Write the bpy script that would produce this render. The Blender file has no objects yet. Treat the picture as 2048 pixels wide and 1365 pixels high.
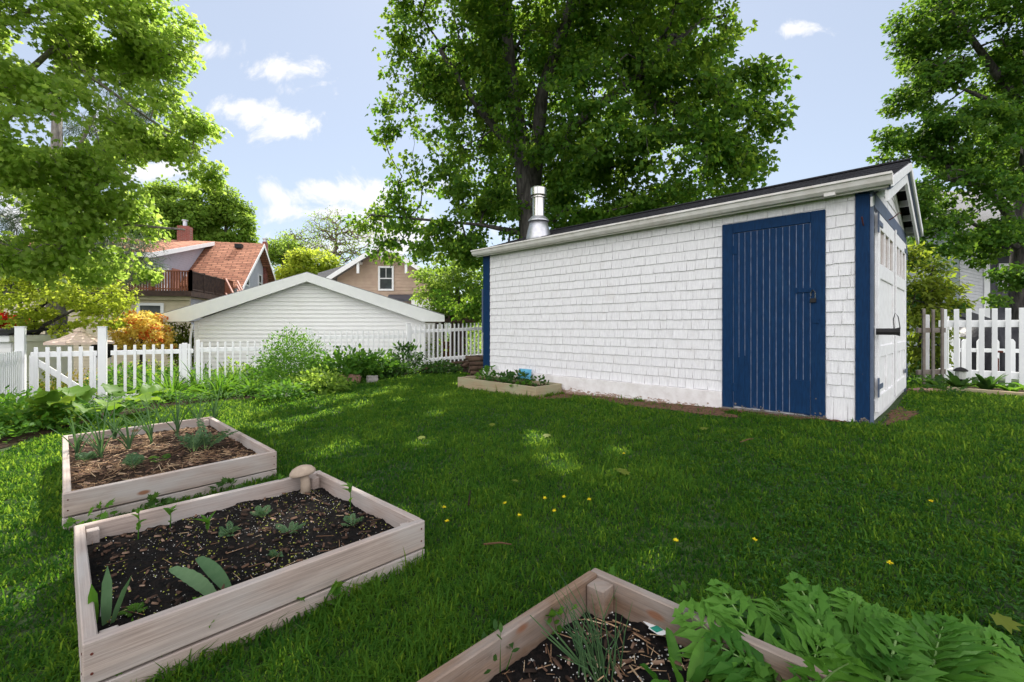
import bpy, bmesh, math, random
import numpy as np
from mathutils import Vector, noise as mnoise
random.seed(7); np.random.seed(7)
RNG = np.random.RandomState(11)
scene = bpy.context.scene
COL = scene.collection
F, CX, HY, CAMZ = 910.0, 1024.0, 655.0, 1.2
R = math.radians

def P(px, py, Y):
    """world point that stands at distance Y on the line of sight of a spot of the photograph"""
    return Vector(((px - CX) / F * Y, Y, CAMZ + (HY - py) / F * Y))

# ------------------------------------------------------------------ terrain
CTRL = np.array([
    (0, 0, 0.0), (-1.3, 2.3, 0.0), (-3, 4, -.03), (.3, 1.9, 0.0), (3.6, 4.5, .235), (2.6, 5.4, .20), (1.4, 6.6, .16), (4.8, 3, .19),
    (2, 1, .03), (2.5, 3.2, .10), (.0, 4.5, .05), (-.8, 8.2, .07), (.3, 7, .10), (-.9, 9.5, .12), (-1, 13.3, .24), (-2.8, 12.0, .10),
    (-4.8, 10.7, -.05), (-6.6, 9.5, -.20), (-8, 8.7, -.33), (-9, 7.5, -.36), (-5.5, 6.5, -.16), (-6, 4, -.18), (-3, 8.3, .0),
    (-4, 2, -.05), (-2.5, .5, -.03), (6, 6.6, .25), (7.5, 7.3, .25), (8.6, 8.2, .2), (6.8, 5.2, .22), (11, 10, .05), (12, 13, .0),
    (-6, 14, -.85), (-3, 14.5, -.7), (-11, 12, -.8), (-16, 20, -1.1), (-6, 22, -1.1), (0, 17, -.2), (6, 14, 0), (14, 20, -.2),
    (-30, 35, -1.2), (30, 35, -.4), (0, 45, -1.2), (-60, 90, -1.5), (60, 90, -1), (0, 120, -1.5), (-40, -20, -.5), (40, -20, .2), (0, -10, 0)], dtype=float)
_A = np.c_[np.ones(len(CTRL)), CTRL[:, 0], CTRL[:, 1]]
def gz_arr(x, y):
    x = np.asarray(x, float); y = np.asarray(y, float)
    sh = x.shape; x = x.ravel(); y = y.ravel()
    out = np.empty(len(x))
    for a in range(0, len(x), 60000):
        d2 = (x[a:a+60000, None] - CTRL[None, :, 0])**2 + (y[a:a+60000, None] - CTRL[None, :, 1])**2
        w = 1.0 / (d2 + .9)**1.7
        out[a:a+60000] = (w * CTRL[None, :, 2]).sum(1) / w.sum(1)
    return out.reshape(sh)
def gz(x, y): return float(gz_arr([x], [y])[0])
def G(px, py):
    """ground point seen at a spot of the photograph"""
    z = 0.0
    for _ in range(12):
        Y = F * (CAMZ - z) / (py - HY); X = (px - CX) / F * Y; z = .5 * z + .5 * gz(X, Y)
    return Vector((X, Y, gz(X, Y)))

# ------------------------------------------------------------------ materials
def _nt(name):
    m = bpy.data.materials.new(name); m.use_nodes = True
    nt = m.node_tree; b = nt.nodes['Principled BSDF']; return m, nt, b
def N(nt, t, **kw):
    n = nt.nodes.new(t)
    for k, v in kw.items(): setattr(n, k, v)
    return n
def ramp(nt, stops):
    r = N(nt, 'ShaderNodeValToRGB'); e = r.color_ramp.elements
    while len(e) < len(stops): e.new(.5)
    for i, (p, c) in enumerate(stops):
        e[i].position = p; e[i].color = (*c, 1) if len(c) == 3 else c
    return r
def coords(nt, stretch=(1, 1, 1), kind='Object', rnd=True):
    tc = N(nt, 'ShaderNodeTexCoord'); mp = N(nt, 'ShaderNodeMapping'); mp.inputs['Scale'].default_value = stretch
    nt.links.new(tc.outputs[kind], mp.inputs['Vector'])
    if rnd:
        oi = N(nt, 'ShaderNodeObjectInfo'); mu = N(nt, 'ShaderNodeMath', operation='MULTIPLY'); mu.inputs[1].default_value = 37.0
        nt.links.new(oi.outputs['Random'], mu.inputs[0]); cb = N(nt, 'ShaderNodeCombineXYZ')
        for i in range(3): nt.links.new(mu.outputs[0], cb.inputs[i])
        nt.links.new(cb.outputs[0], mp.inputs['Location'])
    return mp
def noise(nt, vec, scale, detail=5, rough=.55, dist=0):
    n = N(nt, 'ShaderNodeTexNoise'); n.inputs['Scale'].default_value = scale; n.inputs['Detail'].default_value = detail
    n.inputs['Roughness'].default_value = rough; n.inputs['Distortion'].default_value = dist
    nt.links.new(vec.outputs[0], n.inputs['Vector']); return n
def mixc(nt, fac, a, b, blend='MIX'):
    m = N(nt, 'ShaderNodeMix', data_type='RGBA', blend_type=blend)
    for sock, v in ((m.inputs[0], fac), (m.inputs[6], a), (m.inputs[7], b)):
        if hasattr(v, 'is_output'): nt.links.new(v, sock)
        elif isinstance(v, (int, float)): sock.default_value = v
        else: sock.default_value = (*v, 1)
    return m.outputs[2]
def bump(nt, b, h, strength=.3, dist=.01):
    bp = N(nt, 'ShaderNodeBump'); bp.inputs['Strength'].default_value = strength; bp.inputs['Distance'].default_value = dist
    nt.links.new(h, bp.inputs['Height']); nt.links.new(bp.outputs[0], b.inputs['Normal'])
def mat(name, c1, c2=None, scale=6, rough=.7, bmp=.15, stretch=(1, 1, 1), metal=0, lo=.35, hi=.65, dirt=None, dirt_amt=.5, dist=.01):
    m, nt, b = _nt(name)
    b.inputs['Roughness'].default_value = rough; b.inputs['Metallic'].default_value = metal
    c2 = c2 or tuple(x * .8 for x in c1)
    mp = coords(nt, stretch); n = noise(nt, mp, scale)
    r = ramp(nt, [(lo, c2), (hi, c1)]); nt.links.new(n.outputs['Fac'], r.inputs[0]); col = r.outputs[0]
    if dirt:
        n2 = noise(nt, coords(nt, (1, 1, 1)), scale * .37, 8, .7); r2 = ramp(nt, [(.55, (0, 0, 0)), (.72, (dirt_amt,) * 3)])
        nt.links.new(n2.outputs['Fac'], r2.inputs[0]); col = mixc(nt, r2.outputs[0], col, dirt)
    nt.links.new(col, b.inputs['Base Color'])
    if not metal: b.inputs['Specular IOR Level'].default_value = .14 if rough > .3 else .5
    if bmp: bump(nt, b, n.outputs['Fac'], bmp, dist)
    return m
def wood(name, c1, c2, knot=(.22, .10, .055), grey=(.34, .32, .31), knots=True, rough=.75):
    m, nt, b = _nt(name); b.inputs['Roughness'].default_value = rough
    mp = coords(nt, (1.6, 12, 12)); n = noise(nt, mp, 2.4, 8, .65, 1.2)
    mp2 = coords(nt, (.8, 60, 60)); n2 = noise(nt, mp2, 3.0, 3)
    r = ramp(nt, [(.3, c2), (.7, c1)]); nt.links.new(n.outputs['Fac'], r.inputs[0])
    r2 = ramp(nt, [(.30, (.68, .67, .67)), (.6, (1, 1, 1))]); nt.links.new(n2.outputs['Fac'], r2.inputs[0])
    col = mixc(nt, 1.0, r.outputs[0], r2.outputs[0], 'MULTIPLY')
    n3 = noise(nt, coords(nt, (1, 3, 3)), 2.2, 5); r3 = ramp(nt, [(.42, (0, 0, 0)), (.68, (.75, .75, .75))]); nt.links.new(n3.outputs['Fac'], r3.inputs[0])
    col = mixc(nt, r3.outputs[0], col, grey)
    if knots:
        mp4 = coords(nt, (2.6, 6.0, 6.0)); v = N(nt, 'ShaderNodeTexVoronoi'); v.inputs['Scale'].default_value = 1.0
        nt.links.new(mp4.outputs[0], v.inputs['Vector'])
        r4 = ramp(nt, [(.06, (1, 1, 1)), (.11, (0, 0, 0))]); nt.links.new(v.outputs['Distance'], r4.inputs[0])
        col = mixc(nt, r4.outputs[0], col, knot)
    nt.links.new(col, b.inputs['Base Color']); bump(nt, b, n2.outputs['Fac'], .35, .004)
    return m
def rndmat(name, stops, rough=.85):
    m, nt, b = _nt(name); at = N(nt, 'ShaderNodeAttribute', attribute_name='rnd'); r = ramp(nt, stops)
    nt.links.new(at.outputs['Fac'], r.inputs[0]); nt.links.new(r.outputs[0], b.inputs['Base Color']); b.inputs['Roughness'].default_value = rough; b.inputs['Specular IOR Level'].default_value = .15; return m
def leafmat(name, c1, c2, tr1, tr2, mixf=.45, rough=.6, spec=.12):
    """two-sided leaf: diffuse face plus light passing through; c1..c2 vary per leaf"""
    m, nt, b = _nt(name)
    at = N(nt, 'ShaderNodeAttribute', attribute_name='rnd')
    r = ramp(nt, [(0, c1), (1, c2)]); nt.links.new(at.outputs['Fac'], r.inputs[0])
    r2 = ramp(nt, [(0, tr1), (1, tr2)]); nt.links.new(at.outputs['Fac'], r2.inputs[0])
    nt.links.new(r.outputs[0], b.inputs['Base Color']); b.inputs['Roughness'].default_value = rough
    b.inputs['Specular IOR Level'].default_value = spec
    t = N(nt, 'ShaderNodeBsdfTranslucent'); nt.links.new(r2.outputs[0], t.inputs['Color'])
    mx = N(nt, 'ShaderNodeMixShader'); mx.inputs[0].default_value = mixf
    nt.links.new(b.outputs[0], mx.inputs[1]); nt.links.new(t.outputs[0], mx.inputs[2])
    nt.links.new(mx.outputs[0], nt.nodes['Material Output'].inputs['Surface'])
    return m

WHITE = (.80, .79, .80)
M = {}
M['white_wall'] = mat('white_shingle_paint', (.80, .785, .80), (.68, .665, .685), 9, .6, .4, (9, 9, .8), dirt=(.58, .54, .52), dirt_amt=.4)
M['white_paint'] = mat('white_paint', (.80, .79, .80), (.72, .71, .72), 12, .5, .1, dirt=(.55, .50, .45), dirt_amt=.3)
M['white_vinyl'] = mat('white_vinyl', (.85, .85, .86), (.81, .81, .83), 5, .4, .05)
M['gutter'] = mat('gutter_white', (.74, .71, .69), (.64, .60, .57), 7, .5, .1, dirt=(.40, .34, .28), dirt_amt=.5)
M['blue'] = mat('blue_paint', (.0035, .031, .096), (.0025, .021, .066), 10, .66, .5, (7, 7, 1), dirt=(.010, .045, .11), dirt_amt=.6, dist=.004)
M['blue_grey'] = mat('faded_blue_paint', (.10, .125, .19), (.08, .10, .15), 8, .5, .15)
M['groove'] = mat('bare_groove', (.28, .31, .42), (.12, .16, .27), 14, .7, .2)
M['metal'] = mat('stainless', (.60, .575, .55), (.45, .43, .41), 3, .2, 0, metal=1)
M['galv'] = mat('galvanised', (.55, .55, .58), (.45, .45, .48), 14, .42, .05, metal=.85)
M['black_metal'] = mat('black_metal', (.015, .015, .018), (.03, .028, .026), 10, .45, .1)
M['roof'] = mat('asphalt_shingles', (.045, .044, .05), (.018, .018, .022), 60, .9, .6, lo=.3, hi=.7, dirt=(.09, .085, .085), dirt_amt=.5)
M['pane'] = mat('brown_reflection_pane', (.26, .17, .12), (.42, .36, .32), 3, .15, 0, (6, 6, 1))  # brown streaks paint in the wood reflected by the panes
M['dark_glass'] = mat('dark_glass', (.03, .035, .04), (.06, .07, .07), 2, .05, 0)
M['bed_wood'] = wood('weathered_pine', (.43, .345, .30), (.33, .26, .225), grey=(.39, .365, .35))
M['old_wood'] = wood('aged_pine', (.27, .175, .115), (.15, .09, .058), grey=(.30, .265, .24))
M['bed_top'] = mat('grey_board_top', (.40, .38, .38), (.30, .28, .27), 10, .8, .3, (1, 8, 8))
M['pale_wood'] = wood('pale_pine', (.42, .33, .21), (.33, .25, .15), grey=(.30, .31, .20), knots=False)
M['grey_wood'] = wood('grey_wood', (.17, .135, .11), (.10, .08, .065), grey=(.20, .18, .165), knots=False)
M['deck_wood'] = mat('stained_deck', (.26, .10, .055), (.17, .062, .035), 6, .6, .1)
M['deck_dark'] = mat('deck_dark', (.085, .055, .042), (.05, .034, .03), 6, .7, .1)
M['pink_wood'] = mat('new_cedar', (.55, .30, .24), (.45, .22, .17), 6, .6, .1)
M['brown_roof'] = mat('brown_shingles', (.30, .145, .095), (.19, .085, .06), 22, .9, .3, lo=.3, hi=.7)
M['grey_roof'] = mat('grey_shingles', (.30, .29, .30), (.2, .2, .21), 22, .9, .3)
M['grey_siding'] = mat('grey_siding', (.56, .56, .63), (.52, .52, .58), 4, .55, .05)
M['cream_siding'] = mat('cream_siding', (.62, .54, .40), (.55, .48, .35), 4, .55, .05)
M['tan_siding'] = mat('tan_siding', (.50, .375, .29), (.44, .32, .25), 4, .6, .05)
M['ivory_siding'] = mat('ivory_siding', (.86, .855, .865), (.83, .82, .83), 3, .5, .05, dirt=(.74, .72, .66), dirt_amt=.25)
M['slate_siding'] = mat('slate_siding', (.085, .085, .10), (.065, .065, .08), 4, .55, .05)
M['pale_and_sunlit_siding'] = mat('pale_and_sunlit_grey', (.66, .66, .70), (.60, .60, .64), 4, .55, .05)  # pale grey; on the slate house wing it paints in sunlight
M['brick'] = mat('red_brick', (.26, .055, .04), (.16, .04, .03), 30, .85, .3)
M['bark'] = mat('maple_bark', (.105, .095, .09), (.040, .036, .036), 5, .9, .8, (3, 3, .7), dist=.03)
M['bark_pale'] = mat('grey_bark', (.26, .235, .21), (.12, .105, .095), 6, .9, .6, (3, 3, .8), dist=.02)
M['twig'] = mat('bare_twig', (.20, .15, .125), (.14, .10, .085), 6, .9, .2)
M['soil'] = mat('potting_soil', (.012, .009, .008), (.003, .003, .003), 45, .95, .9, lo=.35, hi=.7, dirt=(.028, .016, .011), dirt_amt=.5, dist=.02)
M['soil_brown'] = mat('garden_soil', (.050, .029, .018), (.014, .009, .006), 38, .95, .9, dirt=(.085, .05, .03), dirt_amt=.6, dist=.02)
M['dirt'] = mat('red_dirt', (.16, .085, .05), (.07, .04, .025), 30, .95, .8, dist=.01)
M['stone'] = mat('pink_stone', (.33, .19, .15), (.22, .13, .10), 9, .85, .6)
M['grey_stone'] = mat('grey_stone', (.30, .28, .27), (.2, .19, .18), 9, .85, .6)
M['concrete_cap'] = mat('mushroom_stone', (.40, .32, .25), (.31, .245, .19), 22, .85, .3)
M['umbrella'] = mat('beige_canvas', (.80, .62, .55), (.74, .56, .50), 5, .8, .05)
M['tarp'] = mat('black_cover', (.018, .018, .022), (.03, .03, .036), 5, .4, .5, dist=.05)
M['rust'] = mat('rusty_iron', (.13, .035, .025), (.07, .02, .015), 12, .7, .3)
M['orange'] = mat('orange_wood', (.70, .23, .05), (.55, .17, .04), 8, .6, .1)
M['sign_blue'] = mat('sky_blue_paint', (.14, .42, .60), (.11, .34, .50), 8, .6, .2)
M['sign_ink'] = mat('navy_ink', (.03, .10, .20), None, 8, .6, 0)
M['tag_white'] = mat('white_plastic', (.82, .82, .82), (.75, .75, .75), 8, .4, 0)
M['tag_green'] = mat('green_print', (.02, .20, .15), (.03, .28, .20), 40, .4, 0)
M['perlite'] = rndmat('perlite', [(0, (.10, .09, .08)), (.6, (.4, .38, .35)), (1, (.75, .74, .70))])
M['seed'] = rndmat('yellow_petals', [(0, (.10, .10, .02)), (1, (.34, .36, .06))])
M['straw'] = rndmat('straw', [(0, (.10, .055, .03)), (.45, (.22, .13, .075)), (.8, (.36, .24, .14)), (1, (.52, .40, .26))])
M['chip'] = rndmat('wood_chip', [(0, (.018, .012, .009)), (.6, (.06, .035, .024)), (.88, (.13, .075, .05)), (1, (.30, .20, .14))])
M['log'] = mat('log_bark', (.13, .085, .06), (.05, .032, .025), 9, .9, .7)
M['yellow'] = mat('dandelion_yellow', (.85, .72, .03), (.78, .62, .02), 50, .7, .3)
M['amber'] = mat('lamp_glass', (.55, .55, .52), (.4, .4, .38), 6, .2, 0)
# leaves: (dark side .. light side) of the mix within each plant
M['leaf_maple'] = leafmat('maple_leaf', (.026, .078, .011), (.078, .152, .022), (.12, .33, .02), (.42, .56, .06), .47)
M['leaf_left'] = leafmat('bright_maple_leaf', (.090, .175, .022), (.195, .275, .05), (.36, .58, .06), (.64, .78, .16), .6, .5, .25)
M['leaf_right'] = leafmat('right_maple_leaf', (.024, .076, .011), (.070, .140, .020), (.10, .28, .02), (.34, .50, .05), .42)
M['leaf_far'] = leafmat('far_leaf', (.075, .140, .020), (.150, .240, .04), (.28, .46, .04), (.50, .66, .10), .5)
M['leaf_yellowgreen'] = leafmat('lime_leaf', (.130, .200, .018), (.260, .310, .04), (.44, .58, .04), (.70, .76, .09), .55)
M['leaf_pine'] = leafmat('pine_needle', (.050, .085, .045), (.120, .150, .085), (.06, .12, .05), (.14, .22, .09), .25)
M['leaf_amber'] = leafmat('amber_leaf', (.52, .42, .07), (.74, .54, .14), (.84, .66, .12), (.95, .76, .20), .55)
M['leaf_coral'] = leafmat('coral_leaf', (.55, .10, .02), (.65, .22, .05), (.6, .14, .03), (.7, .25, .05), .4)
M['leaf_red'] = leafmat('red_leaf', (.45, .015, .008), (.65, .035, .012), (.60, .02, .01), (.75, .05, .02), .45)
M['leaf_olive'] = leafmat('olive_leaf', (.080, .125, .018), (.180, .215, .035), (.24, .36, .02), (.46, .52, .05), .48)
M['leaf_green'] = leafmat('garden_leaf', (.034, .105, .012), (.090, .200, .028), (.11, .32, .02), (.28, .48, .04), .42)
M['leaf_dark'] = leafmat('dark_leaf', (.022, .062, .014), (.050, .110, .022), (.06, .16, .02), (.12, .24, .03), .35)
M['leaf_onion'] = leafmat('onion_leaf', (.045, .105, .045), (.090, .165, .065), (.08, .18, .05), (.14, .26, .07), .25)
M['leaf_glaucous'] = leafmat('blue_green_leaf', (.060, .125, .055), (.115, .190, .095), (.08, .18, .05), (.14, .27, .09), .28)
M['leaf_poppy'] = leafmat('poppy_leaf', (.016, .080, .008), (.105, .240, .035), (.07, .24, .015), (.22, .46, .05), .34, .5, .12)
M['leaf_midrib'] = leafmat('poppy_midrib', (.16, .27, .09), (.24, .36, .13), (.12, .26, .05), (.20, .36, .08), .25)
M['leaf_rhubarb'] = leafmat('rhubarb_leaf', (.080, .165, .03), (.17, .28, .045), (.20, .38, .03), (.36, .52, .05), .4, .5, .15)
M['grass'] = leafmat('grass_blade', (.010, .050, .007), (.050, .124, .016), (.13, .33, .02), (.48, .66, .06), .45, .6, .05)
M['clover'] = leafmat('clover_leaf', (.020, .070, .010), (.045, .120, .018), (.04, .14, .01), (.10, .22, .02), .3)

def brickmat(name, c1, c2, mortar, bw, bh, mor=.012, rough=.9, zmul=1.0):
    m, nt, b = _nt(name); b.inputs['Roughness'].default_value = rough; b.inputs['Specular IOR Level'].default_value = .15
    tc = N(nt, 'ShaderNodeTexCoord'); sp = N(nt, 'ShaderNodeSeparateXYZ'); nt.links.new(tc.outputs['Object'], sp.inputs[0])
    ad = N(nt, 'ShaderNodeMath', operation='ADD'); nt.links.new(sp.outputs[0], ad.inputs[0]); mu = N(nt, 'ShaderNodeMath', operation='MULTIPLY'); nt.links.new(sp.outputs[1], mu.inputs[0]); mu.inputs[1].default_value = .35; nt.links.new(mu.outputs[0], ad.inputs[1])
    mz = N(nt, 'ShaderNodeMath', operation='MULTIPLY'); nt.links.new(sp.outputs[2], mz.inputs[0]); mz.inputs[1].default_value = zmul
    cb = N(nt, 'ShaderNodeCombineXYZ'); nt.links.new(ad.outputs[0], cb.inputs[0]); nt.links.new(mz.outputs[0], cb.inputs[1])
    t = N(nt, 'ShaderNodeTexBrick'); t.inputs['Scale'].default_value = 1; t.inputs['Brick Width'].default_value = bw; t.inputs['Row Height'].default_value = bh; t.inputs['Mortar Size'].default_value = mor; t.inputs['Bias'].default_value = .0
    for k, c in (('Color1', c1), ('Color2', c2), ('Mortar', mortar)): t.inputs[k].default_value = (*c, 1)
    nt.links.new(cb.outputs[0], t.inputs['Vector']); n = noise(nt, coords(nt, rnd=False), 3.5, 6)
    r = ramp(nt, [(.3, (.75, .75, .75)), (.7, (1.1, 1.1, 1.1))]); nt.links.new(n.outputs['Fac'], r.inputs[0])
    nt.links.new(mixc(nt, 1.0, t.outputs['Color'], r.outputs[0], 'MULTIPLY'), b.inputs['Base Color']); return m
M['brown_roof'] = brickmat('brown_shingles', (.50, .235, .145), (.32, .135, .085), (.18, .085, .055), .55, .20, .03, zmul=1.6)
M['brick'] = brickmat('red_brick', (.28, .06, .045), (.17, .04, .03), (.22, .16, .14), .22, .075, .012)
def ground_material():
    m, nt, b = _nt('lawn_ground'); b.inputs['Roughness'].default_value = .95
    mp = coords(nt, (1, 1, 1), rnd=False)
    n = noise(nt, mp, 1.3, 8, .65); n2 = noise(nt, mp, 26, 6, .7)
    r = ramp(nt, [(.35, (.022, .050, .008)), (.68, (.052, .095, .014))]); nt.links.new(n.outputs['Fac'], r.inputs[0])
    r2 = ramp(nt, [(.3, (.35, .35, .35)), (.7, (1.15, 1.15, 1.15))]); nt.links.new(n2.outputs['Fac'], r2.inputs[0])
    col = mixc(nt, 1.0, r.outputs[0], r2.outputs[0], 'MULTIPLY')
    nt.links.new(col, b.inputs['Base Color']); bump(nt, b, n2.outputs['Fac'], .8, .03)
    return m
M['ground'] = ground_material()
def foundation_material():
    m, nt, b = _nt('peeling_foundation'); b.inputs['Roughness'].default_value = .8
    mp = coords(nt, (1, 1, 1), rnd=False)
    n = noise(nt, mp, 7, 8, .6)
    r = ramp(nt, [(.35, (.66, .62, .61)), (.6, (.78, .75, .75))]); nt.links.new(n.outputs['Fac'], r.inputs[0])
    n2 = noise(nt, coords(nt, (5, 5, 14), rnd=False), 2.4, 8, .7)
    sep = N(nt, 'ShaderNodeSeparateXYZ'); tc = N(nt, 'ShaderNodeTexCoord'); nt.links.new(tc.outputs['Object'], sep.inputs[0])
    mr = N(nt, 'ShaderNodeMapRange'); mr.inputs[1].default_value = .17; mr.inputs[2].default_value = -.08; mr.inputs[3].default_value = -.35; mr.inputs[4].default_value = .32
    nt.links.new(sep.outputs[2], mr.inputs[0])
    ad = N(nt, 'ShaderNodeMath', operation='ADD'); nt.links.new(n2.outputs['Fac'], ad.inputs[0]); nt.links.new(mr.outputs[0], ad.inputs[1])
    r2 = ramp(nt, [(.60, (0, 0, 0)), (.66, (1, 1, 1))]); nt.links.new(ad.outputs[0], r2.inputs[0])
    col = mixc(nt, r2.outputs[0], r.outputs[0], (.30, .20, .15))
    nt.links.new(col, b.inputs['Base Color']); bump(nt, b, n2.outputs['Fac'], .5, .01)
    return m
M['foundation'] = foundation_material()

# ------------------------------------------------------------------ object helpers
ORG = {}
def tag(o, label=None, cat=None, group=None, kind=None):
    if label: o['label'] = label
    if cat: o['category'] = cat
    if group: o['group'] = group
    if kind: o['kind'] = kind
    return o
def thing(name, loc, label, cat, group=None):
    o = bpy.data.objects.new(name, None); o.empty_display_size = .2; COL.objects.link(o)
    o.location = loc; ORG[o.name] = Vector(loc); tag(o, label, cat, group); return o
def link(name, me, parent=None, origin=None):
    o = bpy.data.objects.new(name, me); COL.objects.link(o)
    if parent is not None: o.parent = parent; ORG[o.name] = ORG[parent.name]
    else: o.location = origin or (0, 0, 0); ORG[o.name] = Vector(origin or (0, 0, 0))
    return o
class MB:
    def __init__(s): s.v = []; s.f = []; s.m = []; s.marks = []
    def add(s, vs, fs, mi=0):
        b = len(s.v); s.v += [tuple(v) for v in vs]
        for f in fs: s.f.append(tuple(i + b for i in f)); s.m.append(mi)
    def box(s, o, ax, ay, az, mi=0):
        o, ax, ay, az = map(Vector, (o, ax, ay, az))
        if ax.cross(ay).dot(az) < 0: ax, ay = ay, ax
        vs = [o, o+ax, o+ax+ay, o+ay, o+az, o+ax+az, o+ax+ay+az, o+ay+az]
        s.add(vs, [(3, 2, 1, 0), (4, 5, 6, 7), (0, 1, 5, 4), (1, 2, 6, 5), (2, 3, 7, 6), (3, 0, 4, 7)], mi)
    def cbox(s, c, sx, sy, sz, rz=0, mi=0):
        a = Vector((math.cos(rz), math.sin(rz), 0)); b = Vector((-math.sin(rz), math.cos(rz), 0)); c = Vector(c)
        s.box(c - a*sx/2 - b*sy/2, a*sx, b*sy, Vector((0, 0, sz)), mi)
    def beam(s, p, q, w, h, up=(0, 0, 1), mi=0):
        p, q, up = Vector(p), Vector(q), Vector(up); d = q - p
        sd = d.cross(up); sd = (sd.normalized() if sd.length > 1e-6 else Vector((1, 0, 0))); u = sd.cross(d).normalized()
        s.box(p - sd*w/2 - u*h/2, d, sd*w, u*h, mi)
    def tube(s, pts, radii, n=6, mi=0, cap=True):
        pts = [Vector(p) for p in pts]
        if not hasattr(radii, '__len__'): radii = [radii] * len(pts)
        b = len(s.v); ref = None
        for i, p in enumerate(pts):
            d = (pts[min(i+1, len(pts)-1)] - pts[max(i-1, 0)]).normalized()
            if ref is None: ref = d.orthogonal().normalized()
            ref = (ref - d * ref.dot(d)).normalized(); o2 = d.cross(ref)
            for k in range(n):
                a = 2*math.pi*k/n; s.v.append(tuple(p + (ref*math.cos(a) + o2*math.sin(a)) * radii[i]))
        for i in range(len(pts)-1):
            for k in range(n):
                k2 = (k+1) % n; s.f.append((b+i*n+k, b+i*n+k2, b+(i+1)*n+k2, b+(i+1)*n+k)); s.m.append(mi)
        if cap:
            s.f.append(tuple(b+k for k in range(n-1, -1, -1))); s.m.append(mi)
            s.f.append(tuple(b+(len(pts)-1)*n+k for k in range(n))); s.m.append(mi)
    def lathe(s, c, prof, n=20, mi=0, sq=0):
        c = Vector(c); b = len(s.v)
        for (r, z) in prof:
            for k in range(n):
                a = 2*math.pi*k/n; s.v.append((c.x + r*math.cos(a), c.y + r*math.sin(a), c.z + z))
        for i in range(len(prof)-1):
            for k in range(n):
                k2 = (k+1) % n; s.f.append((b+i*n+k, b+i*n+k2, b+(i+1)*n+k2, b+(i+1)*n+k)); s.m.append(mi)
        s.f.append(tuple(b+k for k in range(n-1, -1, -1))); s.m.append(mi)
        s.f.append(tuple(b+(len(prof)-1)*n+k for k in range(n))); s.m.append(mi)
    def prism(s, poly, d, mi=0):
        """closed outline poly (list of points) pushed along d"""
        n = len(poly); poly = [Vector(p) for p in poly]; d = Vector(d)
        s.add(poly + [p + d for p in poly], [tuple(range(n-1, -1, -1)), tuple(range(n, 2*n))] + [(i, (i+1) % n, n+(i+1) % n, n+i) for i in range(n)], mi)
    def build(s, name, mats, parent=None, origin=None, smooth=False, bevel=0, rnd=False):
        org = ORG[parent.name] if parent is not None else Vector(origin or (0, 0, 0))
        me = bpy.data.meshes.new(name)
        me.from_pydata([(x-org.x, y-org.y, z-org.z) for x, y, z in s.v], [], s.f)
        if not isinstance(mats, (list, tuple)): mats = [mats]
        for m in mats: me.materials.append(m)
        if len(mats) > 1: me.polygons.foreach_set('material_index', s.m)
        bm = bmesh.new(); bm.from_mesh(me)
        bmesh.ops.recalc_face_normals(bm, faces=bm.faces)
        if bevel: bmesh.ops.bevel(bm, geom=list(bm.edges), offset=bevel, segments=1, affect='EDGES', clamp_overlap=True)
        bm.to_mesh(me); bm.free()
        if smooth: me.polygons.foreach_set('use_smooth', [True]*len(me.polygons))
        if rnd:
            at = me.attributes.new('rnd', 'FLOAT', 'FACE'); vals = RNG.rand(len(me.polygons)) if not s.marks else RNG.rand(len(s.marks)+1)[np.searchsorted(s.marks, np.arange(len(me.polygons)), side='right')]*.8 + RNG.rand(len(me.polygons))*.2; at.data.foreach_set('value', vals.astype(np.float32))
        me.update()
        return link(name, me, parent, origin)
def np_mesh(name, V, T, rnd, mat_, parent=None, origin=None, smooth=False, mi=None):
    """V (n,3) world verts, T (m,k) faces, rnd (m,)"""
    org = ORG[parent.name] if parent is not None else Vector(origin or (0, 0, 0))
    me = bpy.data.meshes.new(name); V = np.asarray(V, np.float32) - np.array(org, np.float32); T = np.asarray(T, np.int32); k = T.shape[1]
    me.vertices.add(len(V)); me.vertices.foreach_set('co', V.ravel())
    me.loops.add(T.size); me.loops.foreach_set('vertex_index', T.ravel())
    me.polygons.add(len(T)); me.polygons.foreach_set('loop_start', np.arange(0, T.size, k, dtype=np.int32))
    for m in (mat_ if isinstance(mat_, (list, tuple)) else [mat_]): me.materials.append(m)
    if mi is not None: me.polygons.foreach_set('material_index', np.asarray(mi, np.int32))
    at = me.attributes.new('rnd', 'FLOAT', 'FACE'); at.data.foreach_set('value', np.asarray(rnd, np.float32))
    me.update(calc_edges=True)
    if smooth: me.polygons.foreach_set('use_smooth', [True]*len(T))
    return link(name, me, parent, origin)
def board(name, parent, p, q, h, t, m, side=0, jit=0.0, bev=.004):
    """a plank from p to q (bottom centre line), h high and t thick, built in its own frame so the grain runs along it"""
    p, q = Vector(p), Vector(q); d = q - p; L = d.length; mb = MB()
    mb.box((0, -t/2 + side*t/2, 0), (L, 0, 0), (0, t, 0), (0, 0, h))
    me_o = mb.build(name, m, None, (0, 0, 0), bevel=bev)
    me_o.parent = parent; org = ORG[parent.name]; me_o.location = p - org
    ay = -math.asin(max(-1, min(1, d.z / L))); me_o.rotation_euler = (0, ay, math.atan2(d.y, d.x)); ORG[me_o.name] = org
    return me_o

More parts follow.
